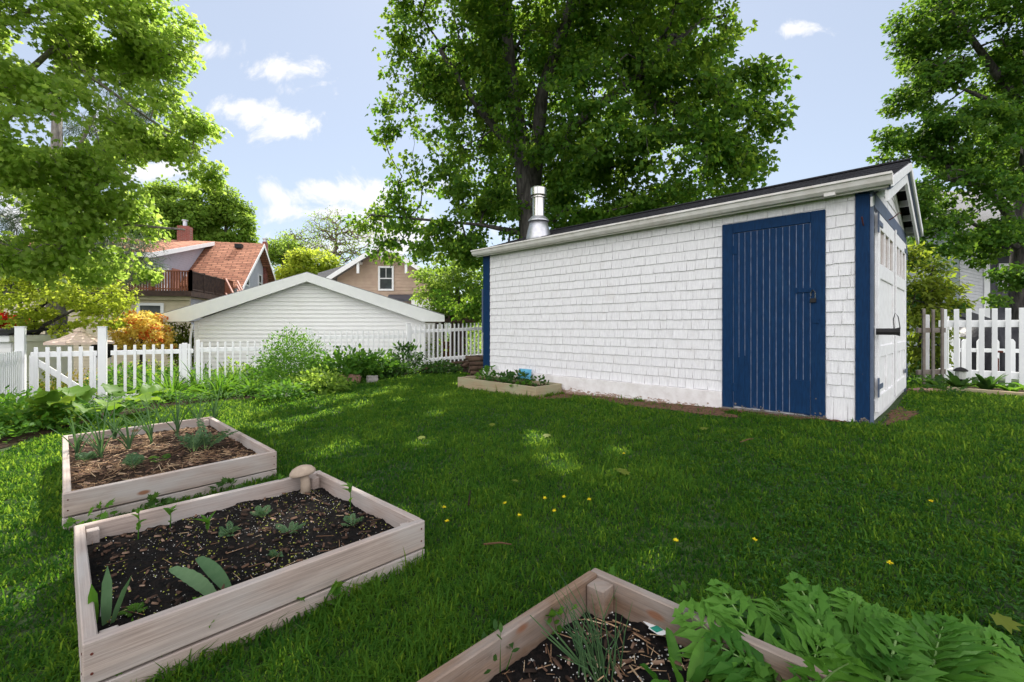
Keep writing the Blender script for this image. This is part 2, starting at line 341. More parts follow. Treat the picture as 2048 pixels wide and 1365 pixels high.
# ------------------------------------------------------------------ leaves
def tpl(outline, centre, droop=.25):
    pts = [centre] + outline; V = np.array([(x, y, -droop*(1.6*x*x + .5*y*y)) for x, y in pts], float)
    V[0, 2] += -.05
    n = len(outline); T = np.array([(0, 1+i, 1+(i+1) % n) for i in range(n)]); return V, T
T_MAPLE = tpl([(0, 0), (.30, .0), (.24, .18), (.56, .36), (.32, .46), (.34, .74), (.14, .66), (0, 1.02), (-.14, .66), (-.34, .74), (-.32, .46), (-.56, .36), (-.24, .18), (-.30, .0)], (0, .38))
T_MAPLE_S = tpl([(0, 0), (.32, .06), (.54, .40), (.25, .55), (0, 1.0), (-.25, .55), (-.54, .40), (-.32, .06)], (0, .4))
T_OVAL = tpl([(0, 0), (.24, .35), (.20, .7), (0, 1), (-.20, .7), (-.24, .35)], (0, .45), .3)
T_LANCE = tpl([(0, 0), (.12, .4), (0, 1), (-.12, .4)], (0, .45), .35)
T_QUAD = (np.array([(0, 0, 0), (.32, .5, -.08), (0, 1, 0), (-.32, .5, -.08)], float), np.array([(0, 1, 2), (0, 2, 3)]))
T_NEEDLE = (np.array([(-.03, 0, 0), (.03, 0, 0), (.02, 1, 0), (-.02, 1, 0)], float), np.array([(0, 1, 2), (0, 2, 3)]))
def _unit(a): return a / (np.linalg.norm(a, axis=1, keepdims=True) + 1e-9)
def leaves(pos, axis, nrm, size, template):
    V0, T0 = template; n = len(pos); k = len(V0)
    nrm = _unit(nrm - axis * (nrm * axis).sum(1, keepdims=True)); side = np.cross(axis, nrm)
    s = size[:, None, None]
    V = pos[:, None, :] + s * (V0[None, :, 0:1]*side[:, None, :] + V0[None, :, 1:2]*axis[:, None, :] + V0[None, :, 2:3]*nrm[:, None, :])
    T = T0[None, :, :] + (np.arange(n) * k)[:, None, None]
    return V.reshape(-1, 3), T.reshape(-1, 3), len(T0)
def sample_blobs(blobs, n, rng, gap=.0, gscale=.9, shell=.45):
    w = np.array([b[1][0]*b[1][1]*b[1][2]*(b[2] if len(b) > 2 else 1) for b in blobs])**.8; w /= w.sum()
    out = []
    cnt = rng.multinomial(int(n*1.0), w)
    for b, c in zip(blobs, cnt):
        d = _unit(rng.normal(size=(c*3+3, 3))); r = rng.uniform(shell, 1, size=(len(d), 1))**.6
        p = np.array(b[0]) + d*r*np.array(b[1]); keep = []
        for q in p:
            if len(keep) >= c: break
            if gap and mnoise.noise(Vector(q)*gscale) < gap - .5: continue
            keep.append(q)
        out += keep
    return np.array(out)
def skeleton(trunks, att, rng, bias=.25):
    """trunks: list of polylines [(x,y,z,r)...]; connect attractors by nearest grown node"""
    nodes, par, plen, rad0 = [], [], [], []
    tips = []
    for tr in trunks:
        for i, q in enumerate(tr):
            a = Vector(q[:3])
            if i == 0:
                nodes.append(a); par.append(q[4] if len(q) > 4 else -1); plen.append(0.0); rad0.append(q[3]); continue
            pr = tr[i-1]; st = max(1, int((a - Vector(pr[:3])).length / .5))
            for k in range(1, st+1):
                f = k/st; nodes.append(Vector(pr[:3]).lerp(a, f)); par.append(len(nodes)-2); plen.append(plen[-1]); rad0.append(pr[3]*(1-f)+q[3]*f)
    nt = len(nodes); A = np.array([tuple(v) for v in nodes]); cap = nt + 3*len(att); NN = np.zeros((cap, 3)); NN[:nt] = A
    PL = np.zeros(cap); d0 = np.array([np.min(((A - a)**2).sum(1)) for a in att]); order = np.argsort(d0); n = nt
    par = par + [0]*(cap-nt)
    ends = []
    for i in order:
        a = att[i]; d = np.sqrt(((NN[:n]-a)**2).sum(1)); j = int(np.argmin(d + bias*PL[:n] + np.maximum(0, NN[:n, 2]-a[2])*.25))
        dd = d[j]
        if dd > .45:
            mid = (NN[j]+a)/2 + rng.normal(size=3)*dd*.07 + np.array((0, 0, dd*.06)); NN[n] = mid; par[n] = j; PL[n] = PL[j]+dd*.5; j = n; n += 1
        NN[n] = a; par[n] = j; PL[n] = PL[j]+dd*.5; ends.append(n); n += 1
    cnt = np.zeros(n)
    for e in ends: cnt[e] += 1
    for i in range(n-1, nt-1, -1): cnt[par[i]] += cnt[i]
    return NN[:n], par[:n], cnt, nt, np.array(rad0)
HOLES = []
def tree(name, label, cat, base, trunks, blobs, n_att, per, spray, leaf, template, lm, bm, seed=1, gap=.0, twig=.006, up=.7, group=None, out=.5, bias=.25, rmax=.12, gscale=.9, skirt=None, crown_name='crown', centre=None, tubes=True, shell=.45, holes=()):
    rng = np.random.RandomState(seed); root = thing(name, base, label, cat, group)
    att = sample_blobs(blobs, n_att, rng, gap, gscale, shell)
    NN, par, cnt, nt, rad0 = skeleton(trunks, att, rng, bias)
    mb = MB()
    for tr in trunks: mb.tube([q[:3] for q in tr], [q[3] for q in tr], 10)
    rr = np.minimum(rmax, twig*np.maximum(cnt, 1)**.5)
    for i in range(nt, len(NN)):
        j = par[i]; r1 = min(rr[j] if j >= nt else rad0[j]*.6, rr[i]*1.35)
        mb.tube([NN[j], NN[i]], [r1, rr[i]*.75], 5 if rr[i] > .02 else 3, cap=False)
    mb.build('trunk', bm, root, smooth=True)
    n = len(att)*per; c = np.repeat(att, per, 0)
    off = _unit(rng.normal(size=(n, 3))) * (rng.rand(n, 1)**.5) * spray * np.array((1, 1, .55))
    pos = c + off; ctr = np.mean(att, 0) if centre is None else np.array(centre)
    outw = _unit(pos - ctr); nrm = _unit(np.array((0, 0, up)) + outw*out + rng.normal(size=(n, 3))*.5)
    ax = _unit(off/spray*.8 + outw*.4 + np.array((0, 0, -.35)) + rng.normal(size=(n, 3))*.5)
    size = leaf*rng.uniform(.6, 1.2, n)
    rv = np.clip(np.repeat(rng.rand(len(att)), per)*.5 + rng.rand(n)*.5, 0, 1)
    aid = np.repeat(np.arange(len(att)), per); keep = np.ones(n, bool)
    for (hp, hd, hr) in holes:                       # gaps in the crown the sun shines through
        q = pos - np.array(hp); t = q @ np.array(hd); keep &= np.linalg.norm(q - t[:, None]*np.array(hd), axis=1) > hr + size*.5
    pos, ax, nrm, size, rv, aid = [z[keep] for z in (pos, ax, nrm, size, rv, aid)]
    V, T, k = leaves(pos, ax, nrm, size, template)
    if isinstance(lm, (list, tuple)):
        mi = (rng.rand(len(att)) < .12).astype(int)[aid]
        np_mesh(crown_name, V, T, np.repeat(rv, k), lm, root, mi=np.repeat(mi, k))
    else: np_mesh(crown_name, V, T, np.repeat(rv, k), lm, root)
    return root
def blob(px, py, rx, ry, Y, depth=None, w=1):
    s = Y/F; return (tuple(P(px, py, Y)), (rx*s, (depth if depth else rx*s), ry*s), w)
def bush(name, label, cat, base, rad, height, n, leaf, template, lm, group=None, seed=1, stems=9, lift=.15, per=8, flat=.6, up=.6, stem_m=None, crown_name='foliage', stem_r=.008):
    rng = np.random.RandomState(seed); base = Vector(base); root = thing(name, base, label, cat, group)
    mb = MB(); k = max(3, n//per); th = rng.rand(k)*2*math.pi; rr = rad*np.sqrt(rng.rand(k)); hh = height*(lift + (1-lift)*rng.rand(k)**.7)*(1-.45*(rr/rad)**2)
    att = np.c_[base.x + rr*np.cos(th), base.y + rr*np.sin(th), base.z + hh]
    for i in rng.choice(k, min(stems, k), False):
        a = Vector(att[i]); b0 = base + Vector((a.x-base.x, a.y-base.y, 0))*.25; b0.z = base.z - .03
        mb.tube([b0, (b0+a)/2 + Vector(rng.normal(size=3)*.03*rad), a], [stem_r, stem_r*.8, stem_r*.4], 4, cap=False)
    mb.build('stem', stem_m or M['leaf_green'], root)
    m = k*per; c = np.repeat(att, per, 0); off = rng.normal(size=(m, 3))*np.array((1, 1, flat))*rad*.17
    pos = c+off; outw = _unit(pos - (np.array(base)+np.array((0, 0, height*.3)))); pos[:, 2] = np.maximum(pos[:, 2], base.z+.01)
    nrm = _unit(np.array((0, 0, up)) + outw*.6 + rng.normal(size=(m, 3))*.45); ax = _unit(outw + rng.normal(size=(m, 3))*.55 + np.array((0, 0, -.1)))
    V, T, kk = leaves(pos, ax, nrm, leaf*rng.uniform(.55, 1.25, m), template)
    np_mesh(crown_name, V, T, np.repeat(np.clip(rng.rand(m)*.7+np.repeat(rng.rand(k), per)*.3, 0, 1), kk), lm, root)
    return root
def ribbon(mb, base, az, length, width, lean, bend, n=7, fold=.25, wav=0, prof=None, roll=0, mi=0, rng=random):
    """one long leaf: a creased strip that leaves base at angle lean from upright and bends over"""
    mb.marks.append(len(mb.f)); b = len(mb.v); p = Vector(base); a = lean; hd = Vector((math.cos(az), math.sin(az), 0)); sd = Vector((-math.sin(az), math.cos(az), 0))
    for i in range(n+1):
        f = i/n; w = width*(prof(f) if prof else math.sin(math.pi*min(1, .12+.88*f)**.8)*(1) if f < 1 else 0.02)
        d = hd*math.sin(a) + Vector((0, 0, 1))*math.cos(a); u = hd*-math.cos(a) + Vector((0, 0, 1))*math.sin(a)
        s2 = sd*math.cos(roll)+u*math.sin(roll); u2 = u*math.cos(roll)-sd*math.sin(roll)
        wv = wav*math.sin(f*n*1.7)*width
        mb.v += [tuple(p - s2*w/2 + u2*(fold*w+wv)), tuple(p), tuple(p + s2*w/2 + u2*(fold*w-wv))]
        if i:
            q = b+3*i; mb.f += [(q-3, q-2, q+1, q), (q-2, q-1, q+2, q+1)]; mb.m += [mi, mi]
        p = p + d*(length/n); a += bend/n
    return p
# ------------------------------------------------------------------ camera, sun, sky
cam = bpy.data.cameras.new('camera'); cam.lens = 16.0; cam.sensor_width = 36.0; cam.clip_end = 2000; cam.clip_start = .05
cam.shift_y = -27.5/2048.0
co = bpy.data.objects.new('camera', cam); COL.objects.link(co); co.location = (0, 0, CAMZ); co.rotation_euler = (R(90), 0, 0); scene.camera = co
SUN_EL, SUN_AZ = 50.0, -1.0
sd = Vector((math.sin(R(SUN_AZ))*math.cos(R(SUN_EL)), math.cos(R(SUN_AZ))*math.cos(R(SUN_EL)), math.sin(R(SUN_EL))))
sl = bpy.data.lights.new('sun', 'SUN'); sl.energy = 5.0; sl.angle = R(.53); sl.color = (1, .95, .86)
so = bpy.data.objects.new('sun', sl); COL.objects.link(so); so.location = (0, 0, 30); so.rotation_euler = (-sd).to_track_quat('-Z', 'Y').to_euler()

w = bpy.data.worlds.new('World'); scene.world = w; w.use_nodes = True; nt = w.node_tree
bg = nt.nodes['Background']
sky = N(nt, 'ShaderNodeTexSky', sky_type='NISHITA'); sky.sun_disc = False; sky.sun_elevation = R(SUN_EL); sky.sun_rotation = R(SUN_AZ)
sky.air_density = 1.0; sky.dust_density = .3; sky.ozone_density = 1.5
tc = N(nt, 'ShaderNodeTexCoord'); sp = N(nt, 'ShaderNodeSeparateXYZ'); nt.links.new(tc.outputs['Generated'], sp.inputs[0])
def math_(op, a, b=None, clamp=False):
    m = N(nt, 'ShaderNodeMath', operation=op); m.use_clamp = clamp
    for i, v in enumerate((a, b)):
        if v is None: continue
        if hasattr(v, 'is_output'): nt.links.new(v, m.inputs[i])
        else: m.inputs[i].default_value = v
    return m.outputs[0]
ys = math_('MAXIMUM', sp.outputs[1], .02)
u = math_('DIVIDE', sp.outputs[0], ys); v = math_('DIVIDE', sp.outputs[2], ys)
cuv = N(nt, 'ShaderNodeCombineXYZ'); nt.links.new(u, cuv.inputs[0]); nt.links.new(v, cuv.inputs[1])
n1 = noise(nt, cuv, 8, 6, .66, .4)
acc = None
for (px, py, rx, ry, k) in [(575, 140, 85, 26, .75), (610, 178, 60, 22, .55), (485, 218, 75, 30, 1), (590, 248, 68, 28, 1), (420, 100, 55, 28, .7), (700, 388, 185, 38, 1.1), (640, 425, 130, 20, .8),
          (310, 345, 110, 28, .8), (1585, 62, 50, 16, .6), (1545, 122, 32, 20, .7), (200, 250, 120, 50, .6), (820, 470, 160, 45, .8), (560, 500, 200, 30, .45), (60, 430, 160, 60, .7)]:
    q = N(nt, 'ShaderNodeVectorMath', operation='MULTIPLY_ADD'); nt.links.new(cuv.outputs[0], q.inputs[0])
    rx *= 1.15; ry *= 1.2; q.inputs[1].default_value = (F/rx, F/ry, 0); q.inputs[2].default_value = (-(px-CX)/rx, -(HY-py)/ry, 1-k)
    l = N(nt, 'ShaderNodeVectorMath', operation='LENGTH'); nt.links.new(q.outputs[0], l.inputs[0])
    acc = l.outputs['Value'] if acc is None else math_('MINIMUM', acc, l.outputs['Value'])
e = math_('ADD', math_('SUBTRACT', 1.0, acc), math_('MULTIPLY', math_('SUBTRACT', n1.outputs['Fac'], .5), 4.2))
mr = N(nt, 'ShaderNodeMapRange', interpolation_type='SMOOTHSTEP'); mr.inputs[1].default_value = .0; mr.inputs[2].default_value = .8; nt.links.new(e, mr.inputs[0])
near = math_('LESS_THAN', acc, 2.0); fwd = math_('GREATER_THAN', sp.outputs[1], .05)
acc = math_('MULTIPLY', math_('MULTIPLY', mr.outputs[0], near), fwd)
# white clouds added to the unseen sky behind the camera to brighten shaded walls
tcn = N(nt, 'ShaderNodeTexNoise'); tcn.inputs['Scale'].default_value = 2.4; tcn.inputs['Detail'].default_value = 3; nt.links.new(tc.outputs['Generated'], tcn.inputs['Vector'])
bk = N(nt, 'ShaderNodeMapRange', interpolation_type='SMOOTHSTEP'); bk.inputs[1].default_value = .08; bk.inputs[2].default_value = -.42
nt.links.new(sp.outputs[1], bk.inputs[0])
bn = N(nt, 'ShaderNodeMapRange', interpolation_type='SMOOTHSTEP'); bn.inputs[1].default_value = .34; bn.inputs[2].default_value = .52; nt.links.new(tcn.outputs['Fac'], bn.inputs[0])
back = math_('MULTIPLY', bk.outputs[0], bn.outputs[0])
SKY_K, CLOUD, BACK_FILL = .085, (.60, .60, .61), (1.42, 1.40, 1.42)
sc_ = N(nt, 'ShaderNodeVectorMath', operation='SCALE'); sc_.inputs['Scale'].default_value = SKY_K; nt.links.new(sky.outputs[0], sc_.inputs[0])
veil = mixc(nt, .55, sc_.outputs[0], (.44, .472, .525)); c1 = mixc(nt, acc, veil, CLOUD); c2 = mixc(nt, back, c1, BACK_FILL)
nt.links.new(c2, bg.inputs['Color']); bg.inputs['Strength'].default_value = 1.0
scene.view_settings.view_transform = 'Standard'; scene.view_settings.look = 'None'; scene.view_settings.exposure = .85; scene.view_settings.gamma = 1.0
cy = scene.cycles; cy.max_bounces = 6; cy.diffuse_bounces = 3; cy.glossy_bounces = 3; cy.transmission_bounces = 4; cy.transparent_max_bounces = 6; cy.use_denoising = True; cy.use_adaptive_sampling = False; cy.denoising_prefilter = 'NONE'
cy.sample_clamp_indirect = 6; cy.caustics_reflective = False; cy.caustics_refractive = False

# ------------------------------------------------------------------ ground
def ground_mesh():
    xs = np.unique(np.r_[np.linspace(-14, 14, 141), np.linspace(-30, 30, 61), np.linspace(-400, 400, 41)])
    ys_ = np.unique(np.r_[np.linspace(-2, 18, 101), np.linspace(-30, 60, 61), np.linspace(-200, 700, 31)])
    X, Y = np.meshgrid(xs, ys_); Z = gz_arr(X, Y)
    V = np.c_[X.ravel(), Y.ravel(), Z.ravel()]; nx = len(xs)
    T = [(j*nx+i, j*nx+i+1, (j+1)*nx+i+1, (j+1)*nx+i) for j in range(len(ys_)-1) for i in range(nx-1)]
    o = np_mesh('lawn_ground', V, np.array(T), np.zeros(len(T)), M['ground'], smooth=True); tag(o, kind='structure')
    return o
ground_mesh()

# ------------------------------------------------------------------ the white shed
E1 = Vector((-.70, .714, 0)); E2 = Vector((.714, .70, 0)); C0 = Vector((3.64, 4.60, 0)); SL, SW = 5.98, 3.20
ZB, ZE, ZR = .18, 2.595, 3.20
def S(s, t, z): return C0 + E1*s + E2*t + Vector((0, 0, z))
shed = thing('garden_shed', S(SL/2, SW/2, .2), 'white shingled garden shed with blue plank door, white gutter and dark roof on the lawn', 'shed')
Z = Vector((0, 0, 1))
mb = MB(); mb.box(S(.02, .02, ZB), E1*(SL-.04), E2*(SW-.04), Z*(ZE-ZB))
mb.prism([S(.02, .02, ZE+.001), S(.02, SW-.02, ZE+.001), S(.02, SW/2, ZR-.12)], E1*(SL-.04))
mb.build('wall', M['white_paint'], shed)
rs = np.random.RandomState(5)
def shingle_wall(mb, a0, a1, z0, z1, pt, out, course=.1285, zmax=None, wob=.004, z_first=None):
    """courses of hand-cut shingles: pt(a, z) on the wall face, out = outward direction"""
    z = z0; k = 0
    while z < z1 - .02:
        top = min(z + course, z1); lo_, hi_ = a0, a1
        a = lo_ - rs.rand()*.15
        while a < hi_:
            wd = rs.uniform(.085, .24); b = min(a+wd, hi_); aa = max(a, lo_)
            if b - aa > .015:
                t1 = top; t0 = z + rs.uniform(-wob, wob)
                if zmax: t1 = min(t1, zmax((aa+b)/2))
                if t1 - t0 > .02:
                    g = .0036; th = .0135 + rs.uniform(-.0025, .0025)
                    p = [pt(aa+g, t0) + out*th, pt(b-g, t0) + out*(th + rs.uniform(-.0015, .0015)), pt(b-g, t1) + out*.002, pt(aa+g, t1) + out*.002, pt(aa+g, t0), pt(b-g, t0), pt(aa+g, t1), pt(b-g, t1)]
                    mb.add(p, [(0, 1, 2, 3), (4, 5, 1, 0), (4, 0, 3, 6), (1, 5, 7, 2)])
            a += wd
        z += course; k += 1
long_pt = lambda a, z: S(a, .02, z); front_pt = lambda a, z: S(.02, a, z)
mb = MB()
shingle_wall(mb, 1.468, SL-.16, .405, 2.58, long_pt, -E2)
shingle_wall(mb, .396, 1.472, 2.478, 2.59, long_pt, -E2, .11)
shingle_wall(mb, .142, .396, .215, .46, long_pt, -E2, .25)
shingle_wall(mb, .142, .396, .462, 2.58, long_pt, -E2)
mb.build('shingle_siding', M['white_wall'], shed)
mb = MB(); zg = lambda a: ZE + .02 + (ZR-.14-ZE)*(1-abs(a-SW/2)/(SW/2))
shingle_wall(mb, .0, SW, 2.60, 3.2, front_pt, -E1, .12, zg)
mb.build('gable_shingles', M['white_wall'], shed)
for a_, b_ in ((.10, .20), (2.98, SW-.1)):
    mb = MB(); shingle_wall(mb, a_, b_, .30, 2.44, front_pt, -E1, .1285); mb.build('shingle_strip', M['white_wall'], shed)
mb = MB(); mb.box(S(1.47, -.03, -.15), E1*(SL-1.47+.03), E2*.045, Z*(.40+.15)); mb.box(S(SL+.03, -.03, -.15), E1*-.05, E2*(SW+.06), Z*.55)
mb.build('foundation', M['foundation'], shed, bevel=.004)
mb = MB(); mb.box(S(0.02, -.002, .20), E1*.118, E2*.02, Z*2.395); mb.build('corner_board', M['blue'], shed, bevel=.003)
mb = MB(); mb.box(S(-.004, 0.0, .20), E1*.022, E2*.10, Z*2.395); mb.build('corner_board', M['blue_grey'], shed, bevel=.003)
mb = MB(); mb.box(S(SL-.16, -.004, .40), E1*.185, E2*.022, Z*2.19); mb.build('corner_board', M['blue'], shed, bevel=.003)
mb = MB(); mb.box(S(SL+.02, .0, 1.1), E1*.05, E2*.12, Z*.85); mb.build('shutter', M['blue_grey'], shed, bevel=.003)
mb = MB(); mb.box(S(-.004, SW-.1, .22), E1*.022, E2*.10, Z*2.3); mb.build('corner_board', M['blue_grey'], shed, bevel=.003)
# plank door in its frame
mb = MB()
mb.box(S(.398, -.012, .215), E1*.132, E2*.03, Z*2.25); mb.box(S(1.342, -.012, .205), E1*.128, E2*.03, Z*2.26)
mb.box(S(.530, -.012, 2.345), E1*.812, E2*.03, Z*.12)
mb.build('door_frame', M['blue'], shed, bevel=.004)
mb = MB(); mb.box(S(.532, -.004, .24), E1*.808, E2*.012, Z*2.10, 1)
nb = 12; bw = .806/nb
for i in range(nb):
    a = .533 + i*bw; z0 = .238 + rs.uniform(-.008, .010)
    mb.box(S(a+.0045, -.010, z0), E1*(bw-.009), E2*.018, Z*(2.338-z0), 0)
for i, zt in ((1, .62), (2, .62), (10, .86), (11, .84), (0, .62)):
    a = .533 + i*bw
    if i: mb.box(S(a-.004, -.0085, .245), E1*.008, E2*.014, Z*(zt-.245), 0)
mb.box(S(.534, -.018, .25), E1*.19, E2*.010, Z*.36, 0)
door = mb.build('plank_door', [M['blue'], M['groove']], shed)
for z in (2.09, .42):
    mb = MB(); mb.box(S(1.29, -.017, z), E1*.055, E2*.006, Z*.10); mb.tube([S(1.345, -.019, z), S(1.345, -.019, z+.10)], .006, 8); mb.build('hinge', M['blue'], door)
mb = MB(); mb.box(S(.49, -.020, 1.585), E1*.17, E2*.006, Z*.045); mb.tube([S(.515, -.02, 1.61), S(.515, -.045, 1.61)], .006, 6); mb.box(S(.66, -.022, 1.575), E1*.012, E2*.008, Z*.065); mb.build('hasp', M['blue'], door)
mb = MB(); pl = S(.505, -.035, 1.47); mb.box(pl - E1*.028, E1*.056, E2*.024, Z*.045)
mb.tube([pl + E1*-.02 + Z*.04 + E2*.012, pl + E1*-.02 + Z*.11 + E2*.012, pl + E1*-.0 + Z*.135 + E2*.012, pl + E1*.02 + Z*.11 + E2*.012, pl + E1*.02 + Z*.07 + E2*.012], .0055, 8, 1)
mb.build('padlock', [M['black_metal'], M['metal']], door, bevel=.002)
mb = MB(); mb.box(S(.45, -.02, 1.245), E1*.06, E2*.008, Z*.05); mb.build('latch_plate', M['blue'], door)
mb = MB(); mb.box(S(.40, -.02, .17), E1*1.08, E2*.06, Z*.05); mb.build('door_sill', M['grey_wood'], shed)
mb = MB()
for k in range(70):
    s_ = rs.choice([rs.uniform(.15, 1.46), rs.uniform(.02, .13), rs.uniform(.40, .54)]); z_ = .222 + .05*rs.rand()**2.2 if rs.rand() < .85 else .25+rs.rand()*.5; r_ = rs.uniform(.004, .016)*(1 if z_ < .3 else .5)
    o_ = (-.0135 if s_ > .396 else -.0035 if s_ < .14 else 0); o_ = (-.0192 if .53 < s_ < .73 else o_)
    if o_: mb.prism([S(s_ + r_*math.cos(t)*rs.uniform(.5, 1.2), o_, z_ + r_*1.3*math.sin(t)*rs.uniform(.5, 1.2)) for t in np.linspace(0, 5.6, 8)], E2*.004)
pc = mb.build('peeled_paint', M['grey_wood'], shed); pc['kind'] = 'stuff'
# front header and double garage doors
mb = MB(); mb.box(S(-.010, .10, 2.432), E1*.030, E2*(SW-.20), Z*.155); mb.build('header_board', M['blue_grey'], shed, bevel=.003)
def garage_door(t0, t1, z0, z1, lift):
    mb = MB(); o = -.022; W = t1-t0
    def bx(a, b, za, zb, d=.036): mb.box(S(o, t0+a, za), E1*d, E2*(b-a), Z*(zb-za))
    st = .115; wz0, wz1 = 1.88, 2.245
    bx(0, st, z0, z1); bx(W-st, W, z0, z1); bx(st, W-st, wz1, z1); bx(st, W-st, z0, z0+.18); bx(st, W-st, 1.72, wz0); bx(st, W-st, .88, 1.0)
    bx(W/2-.05, W/2+.05, z0+.18, .88)
    iw = (W-2*st)
    for k in (1, 2): bx(st+iw*k/3-.022, st+iw*k/3+.022, wz0, wz1)
    mb.box(S(-.006, t0+st-.01, z0+.1), E1*.016, E2*(iw+.02), Z*(1.8-z0-.1))
    d = mb.build('garage_door', M['white_paint'], shed, bevel=.004)
    for k in range(3):
        q = MB(); q.box(S(.0, t0+st+iw*k/3-.02, wz0-.01), E1*.006, E2*(iw/3+.04), Z*(wz1-wz0+.02)); q.build('window_pane', M['pane'], d)
    return d
gd1 = garage_door(.27, 1.59, .30, 2.405, 0); gd2 = garage_door(1.62, 2.93, .32, 2.405, 0)
for g, t0, dr in ((gd1, .20, 1), (gd2, 3.0, -1)):
    for z in (2.24, .52):
        q = MB(); q.box(S(-.03, t0, z-.05), E1*.01, E2*dr*.06, Z*.20); q.box(S(-.032, t0, z+.03), E1*.008, E2*dr*.30, Z*.05); q.build('hinge', M['blue_grey'], g)
q = MB(); q.box(S(-.038, 1.585, .34), E1*.014, E2*.06, Z*2.08); q.build('astragal', M['white_paint'], gd2, bevel=.003)
# dark metal bar with a wire bail on the front corner
q = MB(); a = S(-.01, .17, 1.155); b = a - E1*.19 + E2*.02; q.tube([a, a.lerp(b, .8), b], [.034, .034, .046], 12)
q.tube([a.lerp(b, .75)+Z*.03, a.lerp(b, .72)+Z*.13, a.lerp(b, .80)+Z*.19, a.lerp(b, .92)+Z*.15, b+Z*.03], .0045, 6)
q.build('bracket', M['black_metal'], shed)
for (s0, t0, z0) in ((-.012, 1.15, 2.47), (.07, -.004, 2.24)):
    q = MB(); a = S(s0, t0, z0); d = (-E1 if s0 < 0 else -E2); q.tube([a, a+d*.05+Z*.03, a+d*.09+Z*.07, a+d*.11+Z*.06], .006, 6); q.build('hook', M['rust'], shed)
# roof: two shingled slopes, rakes, eaves
OV, OS0, OS1 = .11, .16, .13
pit = .328; zr0 = 2.69
def roof_side(sgn):
    mb = MB(); tt = lambda d: SW/2 - sgn*d          # d = distance down from the ridge
    half = SW/2 + OV; nC = 14
    zt = lambda d: zr0 + pit*(half-d)
    mb.prism([S(-OS0, tt(0), zt(0)-.05), S(-OS0, tt(half), zt(half)-.05), S(-OS0, tt(half), zt(half)), S(-OS0, tt(0), zt(0))], E1*(SL+OS0+OS1))
    for i in range(nC):
        d0, d1 = half*i/nC, half*(i+1)/nC + .01; s = -OS0-.012
        while s < SL+OS1:
            wd = rs.uniform(.16, .32); e = min(s+wd, SL+OS1+.012); h = rs.uniform(.006, .012)
            p = [S(s+.002, tt(d0), zt(d0)+.003), S(e-.002, tt(d0), zt(d0)+.003), S(e-.002, tt(d1+.012), zt(d1+.012)+h), S(s+.002, tt(d1+.012), zt(d1+.012)+h), S(e-.002, tt(d1+.012), zt(d1+.012)), S(s+.002, tt(d1+.012), zt(d1+.012))]
            mb.add(p, [(0, 1, 2, 3), (3, 2, 4, 5)]); s += wd
    return mb
mb = roof_side(1); m2 = roof_side(-1); mb.add(m2.v, m2.f); mb.beam(S(-OS0-.01, SW/2, zr0+pit*(SW/2+OV)+.004), S(SL+OS1, SW/2, zr0+pit*(SW/2+OV)+.004), .16, .02)
roof = mb.build('roof', M['roof'], shed)
ridge = zr0 + pit*(SW/2+OV)
def rake(name, s, d0, d1, drop, h, th, m):
    mb = MB()
    for sg in (1, -1):
        t = lambda d: SW/2 - sg*d; z = lambda d: ridge - pit*d - drop
        mb.prism([S(s, t(d0), z(d0)), S(s, t(d1), z(d1)), S(s, t(d1), z(d1)-h), S(s, t(d0), z(d0)-h)], E1*th)
    return mb.build(name, m, shed, bevel=.003)
half = SW/2 + OV
rake('rake_board', -OS0-.022, 0, half+.03, .028, .095, .024, M['white_paint'])
rake('rake_trim', -OS0+.004, 0, half-.02, .118, .035, .03, M['blue_grey'])
rake('bargeboard', -OS0+.02, 0, half-.03, .150, .115, .03, M['white_paint'])
rake('frieze_board', -.006, .0, half-.10, .205, .10, .02, M['white_paint'])
for d in (.35, .75, 1.15, 1.5):
    for sg in (1, -1):
        mb = MB(); mb.box(S(-OS0+.05, SW/2-sg*d-.03, ridge-pit*d-.16), E1*(OS0-.05), E2*.06, Z*.08); mb.build('lookout', M['white_paint'], shed, bevel=.003)
# gutter along the eave
def gutter(t_face, dirn):
    prof = [(0, 0), (.0, -.105), (.055, -.105), (.085, -.075), (.100, -.03), (.118, -.022), (.118, 0), (.108, 0), (.108, -.012), (.09, -.02), (.075, -.065), (.05, -.092), (.010, -.092), (.01, 0)]
    mb = MB(); mb.prism([S(-OS0-.01, t_face - dirn*x*1.0, zr0-.002+z) for x, z in prof], E1*(SL+OS0+OS1+.02))
    for s in (-OS0-.016, SL+OS1+.010): mb.prism([S(s, t_face - dirn*x, zr0-.002+z) for x, z in prof[:7]], E1*.006)
    return mb.build('gutter', M['gutter'], shed)
gut = gutter(-OV+.01, 1); gutter(SW+OV-.01, -1)
q = MB(); q.box(S(.28, -.17, ZE-.035), E1*.10, E2*.06, Z*.05); q.build('outlet', M['gutter'], gut, bevel=.004)
mb = MB(); mb.box(S(-OS0+.02, -OV+.012, ZE-.03), E1*(SL+OS0+OS1-.04), E2*.02, Z*.10); mb.box(S(-OS0+.02, -OV+.03, ZE-.012), E1*(SL+OS0+OS1-.04), E2*(OV-.03), Z*.015)
mb.build('soffit', M['gutter'], shed)
